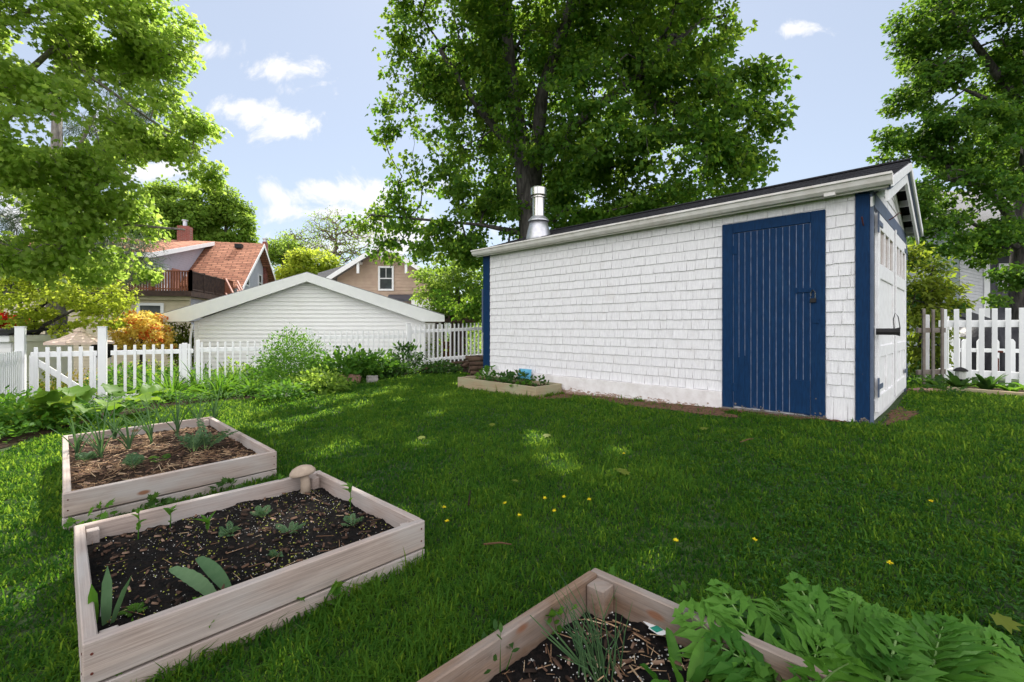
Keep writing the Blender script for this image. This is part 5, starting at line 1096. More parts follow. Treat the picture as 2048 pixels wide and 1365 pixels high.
# far-off wood along the horizon
def wood_line():
    rng = np.random.RandomState(99); n = 240; V = []; pos = []; 
    th = rng.uniform(-1.15, 1.15, n); r = rng.uniform(75, 120, n); cx = r*np.sin(th)*1.3; cyy = r*np.cos(th); hh = rng.uniform(3.5, 8.5, n)
    m = 130; c = np.repeat(np.c_[cx, cyy, gz_arr(cx, cyy)+hh*.45], m, 0); hr = np.repeat(hh, m)[:, None]
    d = _unit(rng.normal(size=(n*m, 3))); pos = c + d*hr*np.array((.62, .62, .52))*rng.uniform(.6, 1, (n*m, 1)); nr = _unit(d + rng.normal(size=d.shape)*.4 + np.array((0, 0, .4))); ax = _unit(rng.normal(size=d.shape))
    V, T, k = leaves(pos, ax, nr, hr[:, 0]*.2*rng.uniform(.6, 1.3, n*m), T_QUAD)
    o = np_mesh('distant_wood', V, T, np.repeat(rng.rand(n*m), k), M['leaf_far']); tag(o, 'far-off belt of leafy trees along the horizon', 'wood', None, 'stuff')
wood_line()
# ------------------------------------------------------------------ lawn, flower bed and bare earth
def inpoly(x, y, poly):
    x = np.asarray(x); y = np.asarray(y); ins = np.zeros(x.shape, bool); n = len(poly); j = n-1
    for i in range(n):
        xi, yi = poly[i][0], poly[i][1]; xj, yj = poly[j][0], poly[j][1]
        c = ((yi > y) != (yj > y)) & (x < (xj-xi)*(y-yi)/(yj-yi+1e-12)+xi); ins ^= c; j = i
    return ins
EDGE = [G(px, py) for px, py in [(-260, 985), (-60, 925), (60, 885), (135, 858), (250, 834), (340, 816), (450, 803), (560, 798), (640, 784), (700, 772), (770, 757), (860, 747), (930, 746), (968, 752)]]
BEDPOLY = [(p.x, p.y) for p in EDGE] + [Sd(SL+.1, .2), Sd(SL+.1, 2.2), fpt(8.3), fpt(5), fpt(2), fpt(0), fpt(-1.9), (-7.2, 5.6), (-6.0, 3.0)]
SHEDPOLY = [Sd(-.05, -.05), Sd(SL+.05, -.05), Sd(SL+.05, SW), Sd(-.05, SW)]
def patch(name, poly, m, lift=.006, n=90, thresh=None, kind='structure'):
    xs = [p[0] for p in poly]; ys_ = [p[1] for p in poly]; gx = np.linspace(min(xs), max(xs), n); gy_ = np.linspace(min(ys_), max(ys_), n); Xg, Yg = np.meshgrid(gx, gy_)
    ins = inpoly(Xg, Yg, poly)
    if thresh is not None: ins &= thresh(Xg, Yg)
    Zg = gz_arr(Xg, Yg) + lift + .012*np.random.RandomState(3).rand(*Xg.shape); V = np.c_[Xg.ravel(), Yg.ravel(), Zg.ravel()]
    T = [(j*n+i, j*n+i+1, (j+1)*n+i+1, (j+1)*n+i) for j in range(n-1) for i in range(n-1) if ins[j, i] and ins[j, i+1] and ins[j+1, i] and ins[j+1, i+1]]
    return tag(np_mesh(name, V, np.array(T), np.zeros(len(T)), m, smooth=True), kind=kind)
patch('flower_bed_soil', BEDPOLY, M['soil_brown'])
def blobpoly(c, a, b, ang, seed, n=26):
    rng = np.random.RandomState(seed); ca, sa = math.cos(ang), math.sin(ang); out = []
    for k in range(n):
        t = 2*math.pi*k/n; r = 1 + .22*math.sin(3*t+seed) + .12*math.sin(5*t+2*seed); x, y = a*r*math.cos(t), b*r*math.sin(t); out.append((c[0]+x*ca-y*sa, c[1]+x*sa+y*ca))
    return out
angE = math.atan2(E1.y, E1.x)
DIRT = [blobpoly(Sd(2.05, -.24), .95, .34, angE, 1), blobpoly(Sd(3.2, -.13), .6, .14, angE, 2), blobpoly(Sd(.9, -.08), .75, .12, angE, 3), blobpoly(Sd(-.14, .8), .13, .7, angE, 4), blobpoly(Sd(3.78, -.38), .2, .35, angE, 5), blobpoly(G(1855, 783)[:2], .34, .2, 0, 6)]
for d in DIRT: patch('bare_earth', d, M['dirt'], .005, 40)
ALLBEDS = [q1, q2, q3, q4, [(p.x, p.y) for p in ep]]
def lawn_mask(x, y):
    ok = ~inpoly(x, y, BEDPOLY) & ~inpoly(x, y, SHEDPOLY) & (y < 14)
    for b in ALLBEDS: ok &= ~inpoly(x, y, b)
    return ok
def fbm(x, y, s, seed=0):
    return np.array([mnoise.noise((a*s+seed, b*s, seed*1.7)) for a, b in zip(x, y)])
def grass(n, seed):
    rng = np.random.RandomState(seed); th = rng.uniform(-1.22, 1.22, n); r = .55 + (11.6-.55)*rng.rand(n)**1.08
    x = r*np.sin(th); y = r*np.cos(th) - .15
    ok = lawn_mask(x, y); rr = np.random.RandomState(5).rand(n)
    for k_, d in enumerate(DIRT): ok &= ~(inpoly(x, y, d) & (rr < (.93 if k_ < 6 else .5)))
    ok &= (x < 8.8) & (x > -9); x, y, r = x[ok], y[ok], r[ok]; n = len(x)
    nz = fbm(x, y, 1.6, 3); nz2 = fbm(x, y, .55, 9); nz3 = fbm(x, y, 6.0, 5)
    thin = rng.rand(n) < (.93 + .25*nz3); x, y, r, nz, nz2, nz3 = [a[thin] for a in (x, y, r, nz, nz2, nz3)]; n = len(x)
    # rank tufts where the mower does not reach: along the boards and the shed
    edge = np.zeros(n)
    for b in [q2, q3, q1, q4]:
        for i in range(4):
            a0, b0 = np.array(b[i]), np.array(b[(i+1) % 4]); d = b0-a0; L = np.linalg.norm(d); d = d/L
            t = np.clip((x-a0[0])*d[0]+(y-a0[1])*d[1], 0, L); dist = np.hypot(x-a0[0]-t*d[0], y-a0[1]-t*d[1]); edge = np.maximum(edge, np.clip(1-dist/.10, 0, 1))
    z = gz_arr(x, y); h = (.027 + .017*rng.rand(n))*(1+.30*nz+.35*nz2+.45*nz3)*(1+.6*edge*rng.rand(n)); h *= np.where(rng.rand(n) < .04, 1.8, 1)
    w = (.0022 + .00062*r)*rng.uniform(.7, 1.3, n); h *= (1+.035*np.minimum(r, 8))
    az = rng.rand(n)*6.283; lean = rng.uniform(.2, 1.15, n); dx, dy = np.cos(az), np.sin(az); sx, sy = -dy, dx
    base = np.c_[x, y, z-.004]; mid = base + np.c_[dx*h*.35*lean, dy*h*.35*lean, h*.62]; tip = base + np.c_[dx*h*(.55+.5*lean)*lean*1.3, dy*h*(.55+.5*lean)*lean*1.3, h*(1.05-.32*lean)]
    sd_ = np.c_[sx*w, sy*w, np.zeros(n)]
    V = np.stack([base-sd_, base+sd_, mid-sd_*.8, mid+sd_*.8, tip], 1).reshape(-1, 3)
    T0 = np.array([(0, 1, 3), (0, 3, 2), (2, 3, 4)]); T = (T0[None]+(np.arange(n)*5)[:, None, None]).reshape(-1, 3)
    rv = np.clip(.42 + .35*nz + .35*nz2 + .3*nz3 + rng.normal(size=n)*.25, 0, 1)
    o = np_mesh('lawn_grass', V, T, np.repeat(rv, 3), M['grass']); tag(o, 'mown green lawn grass, mostly in tree shade', 'grass', None, 'stuff')
grass(520000, 1)
def clover(n, seed):
    rng = np.random.RandomState(seed); th = rng.uniform(-1.1, 1.2, n); r = .9 + 7.5*rng.rand(n); x = r*np.sin(th); y = r*np.cos(th)
    ok = lawn_mask(x, y) & (fbm(x, y, .8, 4) + .12*(x-1) > .18); x, y = x[ok], y[ok]; n = len(x); z = gz_arr(x, y)+rng.uniform(.02, .045, n)
    V = []; th = rng.rand(n)*6.28; P3 = []; A3 = []; N3 = []
    for k in range(3):
        a = th + k*2.094; A3.append(np.c_[np.cos(a), np.sin(a), -.1+0*a]); P3.append(np.c_[x, y, z]); N3.append(np.c_[.25*rng.normal(size=(n, 2)), np.ones(n)])
    V, T, k = leaves(np.concatenate(P3), _unit(np.concatenate(A3)), np.concatenate(N3), np.tile(rng.uniform(.012, .026, n), 3), T_OVAL)
    tag(np_mesh('clover', V, T, np.repeat(rng.rand(3*n), k), M['clover']), 'clover and small weeds spread through the lawn', 'clover', None, 'stuff')
clover(26000, 2)
# low weeds and ground cover in the flower bed
def cover(n, seed):
    rng = np.random.RandomState(seed); xs = [p[0] for p in BEDPOLY]; ys_ = [p[1] for p in BEDPOLY]; x = rng.uniform(-9.2, 1, n); y = rng.uniform(3, 14, n)
    ok = inpoly(x, y, BEDPOLY) & (fbm(x, y, 1.3, 7) > -.25) & ~((x > -1.9) & (y > 8.6)); x, y = x[ok], y[ok]; n = len(x); hgt = .03+.30*np.clip(.5+1.1*fbm(x, y, 1.1, 2), 0, 1)*rng.rand(n)**.7
    pos = np.c_[x, y, gz_arr(x, y)+hgt]; ax = _unit(np.c_[rng.normal(size=(n, 2)), .2*rng.normal(size=n)]); nr = _unit(np.c_[.5*rng.normal(size=(n, 2)), np.ones(n)])
    V, T, k = leaves(pos, ax, nr, rng.uniform(.03, .075, n), T_OVAL)
    tag(np_mesh('ground_cover', V, T, np.repeat(rng.rand(n), k), M['leaf_green']), 'mixed leafy ground cover in the sunny flower bed', 'ground cover', None, 'stuff')
cover(85000, 3)

# ------------------------------------------------------------------ plants
def blade_plant(name, label, cat, base, n, length, width, m, lean=(.05, .5), bend=(.3, 1.2), group=None, seed=1, fold=.3, prof=None, wav=0, spread=.02, az=None, stem=None, nseg=7, part='leaf_blades'):
    rng = np.random.RandomState(seed); base = Vector(base); root = thing(name, base, label, cat, group)
    mb = MB()
    for i in range(n):
        a = rng.rand()*6.283 if az is None else az + rng.normal()*.5; f = i/max(1, n-1)
        b = base + Vector((math.cos(a), math.sin(a), 0))*spread*rng.rand() + Z*(stem*f*.5 if stem else 0)
        ribbon(mb, b, a, length*rng.uniform(.65, 1.1), width*rng.uniform(.75, 1.15), rng.uniform(*lean), rng.uniform(*bend), nseg, fold, wav, prof, rng.uniform(-.25, .25))
    mb.build(part, m, root, rnd=True, smooth=True)
    if stem:
        s = MB(); s.tube([base-Z*.02, base+Z*stem], [.011, .007], 7); s.build('stem', m, root, rnd=True)
    return root
TP = lambda f: (1-f)**.7 if f > .15 else .6+2.6*f
def bedpt(px, py, z): Y = F*(CAMZ-z)/(py-HY); return Vector(((px-CX)/F*Y, Y, z))
onion_prof = lambda f: max(.06, (1-f)**.6)
for i, (px, py, h, lab) in enumerate([(153, 917, .42, 'garlic plant nearest the left corner of the straw covered bed'), (203, 918, .50, 'tallest garlic plant of the front row in the straw covered bed'), (258, 902, .36, 'thin garlic plant in the front row, beside the tallest one'),
        (303, 889, .48, 'garlic plant at the middle of the straw covered bed'), (355, 872, .46, 'upright garlic plant before the back board of the straw covered bed'), (398, 852, .40, 'garlic plant near the back corner of the straw covered bed'), (428, 848, .46, 'garlic plant right in the back corner of the straw covered bed'),
        (228, 880, .38, 'garlic plant of the back row close to the left board'), (272, 868, .36, 'garlic plant of the back row half hidden by the front ones'), (322, 858, .36, 'slender garlic plant at the back board of the straw bed')]):
    blade_plant('garlic_plant', lab, 'garlic', bedpt(px, py, .115), 10, h, .017, M['leaf_onion'], (.03, .55), (.2, 1.5), 'garlic planted in the straw covered bed', 100+i, .5, onion_prof, stem=h*.32)
def pinnate(mb, base, az, length, width, lean, bend, nl=7, rng=random, roll=0):
    """a poppy leaf: midrib with paired, overlapping toothed lobes"""
    mb.marks.append(len(mb.f)); p = Vector(base); a = lean; hd = Vector((math.cos(az), math.sin(az), 0)); sd0 = Vector((-math.sin(az), math.cos(az), 0)); prev = None; n = nl+2
    for i in range(n+1):
        f = i/n; d = hd*math.sin(a) + Z*math.cos(a); u0 = -hd*math.cos(a) + Z*math.sin(a); ro = roll*(.4+f)
        sd = sd0*math.cos(ro) + u0*math.sin(ro); u = u0*math.cos(ro) - sd0*math.sin(ro); w = length*(.016*(1-f)+.005)
        b = len(mb.v); mb.v += [tuple(p-sd*w), tuple(p+u*.002), tuple(p+sd*w)]
        if prev is not None: mb.f += [(prev, prev+1, b+1, b), (prev+1, prev+2, b+2, b+1)]; mb.m += [1, 1]
        prev = b
        if f > .2:
            for s in (-1, 1):
                ll = (width*.92*math.sin(math.pi*min(1, .14+.80*f))**.8 + .008*length/.3)*rng.uniform(.8, 1.15); fw = rng.uniform(.55, .85)
                ld = (sd*s*.8 + d*fw + u*rng.uniform(.0, .25)).normalized(); side = (d - ld*d.dot(ld)).normalized(); lw = length/n*.80
                k = len(mb.v); pts = [(-.04, -lw*.6), (.22, -lw*.80), (.36, -lw*1.10), (.46, -lw*.72), (.62, -lw*.95), (.72, -lw*.45), (1.0, -lw*.05), (.80, lw*.42), (.66, lw*.92), (.50, lw*.62), (.34, lw*.95), (.2, lw*.75), (-.04, lw*.6)]
                mb.v.append(tuple(p + ld*ll*.45 - u*.05*ll))
                for (q, t) in pts: mb.v.append(tuple(p + ld*ll*q + side*t*(1.05-.35*q) + u*(abs(t)*.35 - q*q*ll*.30)))
                for j in range(len(pts)-1): mb.f.append((k, k+1+j, k+2+j)); mb.m.append(0)
        p = p + d*(length/n); a += bend/n
def poppy(name, label, cat, base, n, length, width, m, lean, bend, seed, nl=7, spread=.05, group=None, part='foliage', az=None):
    rng = np.random.RandomState(seed); base = Vector(base); root = thing(name, base, label, cat, group); mb = MB()
    for i in range(n):
        a = (2.4*i + rng.rand()*.7) if az is None else az + rng.normal()*.9; b = base + Vector((math.cos(a), math.sin(a), 0))*spread*rng.rand()
        pinnate(mb, b, a, length*rng.uniform(.6, 1.1), width*rng.uniform(.8, 1.1), rng.uniform(*lean), rng.uniform(*bend), nl, random, rng.normal()*.3)
    mb.build(part, [m, M['leaf_midrib']], root, rnd=True); return root
for i, (px, py, lab, s) in enumerate([(388, 905, 'feathery grey green seedling in the straw bed beside the garlic', .20), (412, 900, 'taller feathery seedling with a dark stem in the straw bed', .26), (265, 937, 'round leafed blue green seedling at the front of the straw bed', .12), (172, 925, 'small grey seedling by the left board of the straw bed', .10)]):
    poppy('seedling', lab, 'seedling', bedpt(px, py, .115), 7, s, .06, M['leaf_glaucous'], (.1, .9), (.1, .8), 120+i, 5, .02)
poppy('seedling', 'flat pale green seedling beside the feathery ones in the straw bed', 'seedling', bedpt(318, 922, .115), 4, .09, .05, M['leaf_green'], (1.0, 1.4), (.1, .4), 126, 4, .01)
# middle bed
for i, (px, py, lab, s, mm) in enumerate([(462, 1070, 'feathery silver green poppy seedling in the middle of the black soil', .085, 'leaf_glaucous'), (524, 1035, 'feathery poppy seedling nearest the stone mushroom', .085, 'leaf_glaucous'), (582, 1068, 'upright poppy seedling on a crumb of brown soil', .10, 'leaf_glaucous'),
        (706, 1052, 'poppy seedling with a red leaf near the right corner of the middle bed', .10, 'leaf_glaucous'), (548, 1118, 'tiny poppy seedling near the front board of the middle bed', .045, 'leaf_glaucous'), (268, 1228, 'tiny seedling between the iris leaves and the front board', .045, 'leaf_green')]):
    poppy('seedling', lab, 'seedling', bedpt(px, py, .135), 8, s*.72, .03, M[mm], (.15, 1.0), (.1, .9), 130+i, 5, .012)
for i, (px, py, lab, h) in enumerate([(276, 1080, 'tall green seedling with paired leaves at the back board of the middle bed', .16), (340, 1056, 'three leafed seedling along the back board', .09), (415, 1066, 'low seedling with pointed leaves left of the silver one', .05), (560, 985, 'thin grey seedling stalk beside the stone mushroom', .10), (700, 1020, 'spindly seedling stalk at the right board of the middle bed', .13)]):
    b = bedpt(px, py, .135); root = thing('seedling', b, lab, 'seedling'); mb = MB(); mb.tube([b-Z*.02, b+Vector((.005, 0, h*.6)), b+Vector((0, .004, h))], [.003, .0025, .0015], 5); mb.build('stem', M['leaf_green'], root, rnd=True)
    rng = np.random.RandomState(140+i); mb = MB()
    for k in range(6): ribbon(mb, b+Z*h*rng.uniform(.3, 1), rng.rand()*6.28, .055*rng.uniform(.7, 1.2) if h > .08 else .075, .02, rng.uniform(.5, 1.1), .5, 5, .3)
    mb.build('leaf_blades', M['leaf_green'], root, rnd=True)
iris_prof = lambda f: .55+.45*math.sin(math.pi*min(1, f*1.1)) if f < .75 else max(.04, (1-f)/.25*.9)
for px, az_, ln, lab in ((224, -.1, .34, 'right leaning sword shaped iris leaf in the front corner of the middle bed'), (212, 2.2, .16, 'upright middle iris leaf in the front corner of the middle bed'), (186, 2.6, .06, 'single iris leaf standing against the left board of the middle bed')):
    b = bedpt(px, 1260, .12); root = thing('iris', b, lab, 'iris'); mb = MB(); ribbon(mb, b, az_, .215 if px > 190 else .16, .031, ln, .08, 8, .22, 0, iris_prof, .1); mb.build('leaf_blade', M['leaf_glaucous'] if px > 190 else M['leaf_green'], root, rnd=True, smooth=True)
tul = lambda f: .35+.75*math.sin(math.pi*min(1, f*.92+.08))**.8 if f < .97 else .08
for i, (px, py, a, L, lab) in enumerate([(420, 1196, 3.0, .28, 'wavy blue green tulip leaf lying toward the iris corner'), (448, 1182, 2.75, .27, 'wavy blue green tulip leaf behind the other, nearer the front board')]):
    b = bedpt(px+10, py, .125); root = thing('tulip', b, lab, 'tulip'); mb = MB(); ribbon(mb, b, a, L*.82, .046, .85, .55, 26, .22, .09, tul, -.55); mb.build('leaf_blade', M['leaf_glaucous'], root, rnd=True, smooth=True)
mb = MB(); p = bedpt(200, 1235, .13); mb.box(p, (.022, .006, 0), (.001, .002, 0), (.004, 0, .06)); tag(mb.build('plant_tag', M['tag_white'], None, p), 'white plastic plant tag in the middle bed beside the iris', 'plant tag')
# stone mushroom
mp_ = bedpt(612, 986, .13); mu = thing('stone_mushroom', mp_, 'tan stone mushroom ornament leaning in the back corner of the middle bed', 'ornament')
mb = MB(); mb.tube([mp_-Z*.03, mp_+Vector((-.004, 0, .07)), mp_+Vector((-.014, 0, .135))], [.034, .028, .024], 16); mb.build('stem', M['concrete_cap'], mu, smooth=True)
mb = MB(); c_ = mp_+Vector((-.02, 0, .122)); mb.lathe(c_, [(.02, .0), (.070, -.004), (.080, .004), (.076, .020), (.058, .040), (.030, .052), (.004, .056)], 24)
o_ = mb.build('cap', M['concrete_cap'], mu, smooth=True); o_.rotation_euler = (0, R(-9), 0); org = ORG[mu.name]; lc = c_-org; rot = o_.rotation_euler.to_matrix(); o_.location = lc - rot @ lc
# near bed: chives, tags, dock
b = bedpt(1195, 1338, .105); ch_ = thing('chives', b, 'clump of tall thin chives fanning up in the nearest bed', 'chives'); rng = np.random.RandomState(160); mb = MB()
for i in range(46):
    a = rng.rand()*6.28; q = b + Vector((math.cos(a)*.10*rng.rand(), math.sin(a)*.09*rng.rand()-.01, 0)); tl_ = rng.uniform(.12, .30); d = Vector((rng.normal()*.28-.22, rng.normal()*.2, 1)).normalized()
    mb.tube([q-Z*.01, q+d*tl_*.5, q+d*tl_+Vector((d.x*.08, d.y*.05, -.015))], [.0022, .0020, .0005], 5, cap=False)
for (dx_, L) in ((-.5, .22), (-.7, .2), (-.62, .26)):
    q = b+Vector((-.03, -.02, 0)); d = Vector((dx_, .02, .6)).normalized(); mb.tube([q, q+d*L*.6, q+d*L], [.0035, .003, .0012], 6, cap=False)
mb.build('leaf_blades', M['leaf_onion'], ch_, rnd=True, smooth=True)
p = bedpt(1308, 1256, .125); tg = thing('plant_tag', p, 'white and green printed plant tag lying on the straw of the nearest bed', 'plant tag')
u_ = Vector((.42, -.9, .12)).normalized(); s_ = Vector((.9, .42, 0)); nn = Vector((0, 0, 1))
mb = MB(); mb.prism([p+s_*a+u_*c for a, c in [(-.006, -.05), (.006, -.05), (.011, -.012), (.019, -.008), (.019, .040), (.008, .052), (-.008, .052), (-.019, .040), (-.019, -.008), (-.011, -.012)]], (0, 0, .0015)); mb.build('card', M['tag_white'], tg)
mb = MB(); mb.prism([p+Z*.0022+s_*a+u_*c for a, c in [(-.016, -.004), (.016, -.004), (.016, .030), (-.016, .030)]], (0, 0, .0006)); mb.build('print', M['tag_green'], tg)
mb = MB(); p = bedpt(1012, 1295, .15); mb.box(p, (.026, .008, 0), (.001, .003, 0), (.003, 0, .05)); tag(mb.build('plant_tag', M['tag_white'], None, p), 'white plant tag against the left board of the nearest bed', 'plant tag')
for i, (px, py, lab) in enumerate([(1000, 1340, 'leafy weed climbing the left board of the nearest bed'), (1222, 1195, 'small weed at the corner post of the nearest bed'), (1365, 1215, 'weed with drooping leaves on the right board of the nearest bed'), (1120, 1262, 'tiny round leafed weed behind the chives')]):
    bush('weed', lab, 'weed', bedpt(px, py, .12), .05, .09 if i != 0 else .12, 18, .042, T_OVAL, M['leaf_dark'] if i == 0 else M['leaf_green'], None, 170+i, 4, .3, 3, stem_r=.0025)
dock = lambda f: .35+.65*math.sin(math.pi*min(1, f*.95+.05)) if f < .97 else .05
blade_plant('dock', 'broad upright dock leaves between the nearest bed and the poppy plant', 'dock', bedpt(1375, 1400, .08), 10, .17, .045, M['leaf_poppy'], (.1, .8), (.2, .9), None, 180, .3, dock, .07, .08, nseg=10)
for i, (bx, by, n, L, lab) in enumerate([(1.02, 1.26, 20, .41, 'large poppy clump of toothed feathery leaves at the lower right corner'), (.83, 1.31, 18, .33, 'smaller poppy clump of feathery leaves overhanging the nearest bed'), (1.27, 1.40, 12, .30, 'poppy clump of feathery leaves at the right, farthest from the beds'), (1.02, 1.54, 12, .31, 'poppy clump of feathery leaves reaching farthest into the lawn')]):
    poppy('poppy_plant', lab, 'poppy', (bx, by, gz(bx, by)+.01), n, L, .16, M['leaf_poppy'], (.1, .95), (.5, 1.3), 190+i, 7, .10)
# weeds against the middle bed
for i, (px, py, h, lab) in enumerate([(255, 1352, .16, 'strawberry like weed under the front corner of the middle bed'), (400, 1300, .16, 'weed with lobed leaves against the front board of the middle bed'), (632, 1215, .12, 'lobed weed at the right half of the front board'), (185, 1055, .12, 'weed in the gap between the two left beds'), (330, 1020, .10, 'dark weed under the front board of the straw bed'), (460, 985, .08, 'low tuft of weeds in the gap near the mushroom')]):
    g = G(px, py); bush('weed', lab, 'weed', g, .09, h, 26, .055, T_MAPLE, M['leaf_green'] if i < 4 else M['leaf_dark'], None, 200+i, 5, .25, 3, stem_r=.003)
for i, (px, py, lab) in enumerate([(322, 1300, 'dark dried seed head stalk, left of two before the middle bed'), (366, 1272, 'dark dried seed head stalk, right of two before the middle bed')]):
    g = G(px, py+45); root = thing('seed_head', g, lab, 'seed head'); mb = MB(); tp_ = bedpt(px, py, 0); tp_ = g+Vector((.0, 0, .13)); mb.tube([g, tp_], [.003, .002], 5); mb.build('stem', M['rust'], root)
    mb = MB(); mb.lathe(tp_, [(.003, -.008), (.012, 0), (.013, .012), (.004, .022)], 8); mb.build('head', M['rust'], root)
# flower bed plants
rhub = lambda f: (.30+1.1*f*2.2 if f < .3 else 1.03*math.sin(math.pi*min(1, .42+.58*f))**.7+.05) if f < .98 else .1
rp = G(205, 842)
def rhubarb():
    rng = np.random.RandomState(220); root = thing('rhubarb', rp, 'big leafed rhubarb plant spreading before the garden gate', 'rhubarb'); st = MB(); lf = MB()
    for i in range(26):
        a = 2.4*i+rng.rand(); L = rng.uniform(.22, .66); q = rp+Vector((math.cos(a)*.08, math.sin(a)*.08, 0)); hd = Vector((math.cos(a), math.sin(a), 0)); e = q + hd*L*.9 + Z*(L*rng.uniform(.3, .62)+.06)
        st.tube([q-Z*.02, (q+e)/2+Z*.06, e], [.014, .011, .008], 6); ribbon(lf, e-hd*.02, a+rng.normal()*.3, rng.uniform(.30, .42), rng.uniform(.28, .38), rng.uniform(.9, 1.35), rng.uniform(.3, .8), 10, .16, .07, rhub, rng.normal()*.3)
    st.build('stalk', M['leaf_coral'] if False else M['leaf_green'], root, rnd=True); lf.build('leaf_blades', M['leaf_rhubarb'], root, rnd=True, smooth=True)
rhubarb()
GD = 'daylily clumps before the fence'
for i, (px, py, L, lab) in enumerate([(345, 800, .50, 'daylily clump closest to the rhubarb'), (395, 788, .55, 'daylily clump before the low post where two fence panels meet'), (440, 796, .48, 'daylily clump at the lawn edge right of the rhubarb'), (470, 780, .55, 'daylily clump under the left half of the garage wall'), (505, 788, .45, 'rightmost daylily clump, next to the feathery shrub'), (300, 790, .5, 'daylily clump behind the rhubarb near the tall gate post')]):
    blade_plant('daylily', lab, 'daylily', G(px, py), 95, L*1.55, .042, M['leaf_green'], (.1, .9), (.7, 2.0), GD, 230+i, .3, TP, spread=.26)
for i, (px, py, r_, h, n, lf, lm, lab, tp_) in enumerate([
        (588, 782, .52, 1.05, 2600, .042, 'leaf_green', 'airy yellow green shrub before the garage fence', T_OVAL), (690, 765, .55, .62, 620, .10, 'leaf_green', 'leafy green plant with drooping leaves before the tall fence panel', T_OVAL),
        (740, 758, .5, .55, 520, .09, 'leaf_green', 'bushy green plant behind the pink rock', T_OVAL), (815, 742, .38, .62, 190, .10, 'leaf_dark', 'tall sparse weed with dark leaves at the fence post', T_OVAL), (840, 736, .28, .78, 110, .11, 'leaf_dark', 'wiry dark leafed sapling at the garage corner', T_OVAL),
        (640, 785, .42, .34, 500, .07, 'leaf_far', 'low lime green mound at the lawn edge', T_OVAL), (570, 800, .34, .26, 320, .06, 'leaf_green', 'low green mound under the airy shrub', T_OVAL), (40, 862, .5, .34, 520, .07, 'leaf_green', 'mound of leafy weeds at the left lawn edge', T_OVAL), (-20, 860, .6, .4, 520, .07, 'leaf_green', 'mound of weeds cut by the left picture edge', T_OVAL),
        (95, 850, .34, .26, 300, .065, 'leaf_yellowgreen', 'pale weeds left of the rhubarb', T_OVAL), (110, 800, .42, .5, 300, .09, 'leaf_yellowgreen', 'lime weeds beneath the gate brace', T_OVAL), (250, 790, .5, .62, 520, .075, 'leaf_green', 'leafy plant at the foot of the tall gate post', T_OVAL), (300, 775, .42, .62, 420, .07, 'leaf_green', 'leafy plant before the first fence panel', T_OVAL), (540, 770, .36, .55, 260, .055, 'leaf_dark', 'dark stemmed plant left of the airy shrub', T_OVAL), (790, 752, .4, .28, 380, .07, 'leaf_dark', 'low shaded weeds beside the log pile', T_OVAL), (365, 778, .42, .55, 420, .075, 'leaf_green', 'leafy green plant behind the daylilies at the low fence post', T_OVAL), (418, 772, .45, .5, 420, .075, 'leaf_green', 'leafy green plant behind the daylilies at the left end of the garage wall', T_OVAL), (475, 770, .45, .5, 420, .07, 'leaf_far', 'pale green plant behind the daylilies, third from the low fence post', T_OVAL), (530, 775, .4, .42, 400, .07, 'leaf_green', 'leafy green plant between the daylilies and the airy shrub', T_OVAL), (630, 772, .42, .45, 400, .07, 'leaf_green', 'leafy green plant right behind the low lime mound', T_OVAL), (880, 746, .45, .2, 420, .07, 'leaf_dark', 'low shaded weeds in front of the branches', T_OVAL)]):
    bush('garden_plant', lab, 'plant', G(px, py), r_*1.1, h*1.15, int(n*2.0), lf*1.3, tp_, M[lm], None, 250+i, 12, .12, 6, stem_r=.006)
# rocks
def rock(px, py, sx, sy_, sz, m, lab, seed, rz=0):
    g = G(px, py); bm = bmesh.new(); bmesh.ops.create_cube(bm, size=1); bmesh.ops.subdivide_edges(bm, edges=bm.edges, cuts=3, use_grid_fill=True)
    for v in bm.verts:
        c = v.co.copy(); n_ = mnoise.noise(c*2.3+Vector((seed, 0, 0))); v.co = Vector((c.x*sx, c.y*sy_, c.z*sz))*(1+.22*n_)*(1-.10*(abs(c.x)+abs(c.y)+abs(c.z))); 
        x, y = v.co.x, v.co.y; v.co.x = x*math.cos(rz)-y*math.sin(rz); v.co.y = x*math.sin(rz)+y*math.cos(rz)
    me = bpy.data.meshes.new('rock'); bm.to_mesh(me); bm.free(); me.materials.append(m); o = link('rock', me, None, g+Z*sz*.3); tag(o, lab, 'rock')
rock(700, 768, .46, .22, .26, M['stone'], 'big flat faced pinkish rock at the lawn edge', 1, .2); rock(745, 766, .24, .2, .2, M['grey_stone'], 'pale block of stone right of the pink rock', 2, .5)
rock(668, 772, .2, .16, .10, M['grey_stone'], 'small grey stone left of the pink rock', 3); rock(1852, 784, .5, .3, .05, M['stone'], 'flat pinkish paving stone before the grey pickets', 4, .4); rock(575, 796, .16, .12, .10, M['grey_stone'], 'small grey stone under the airy shrub', 5)
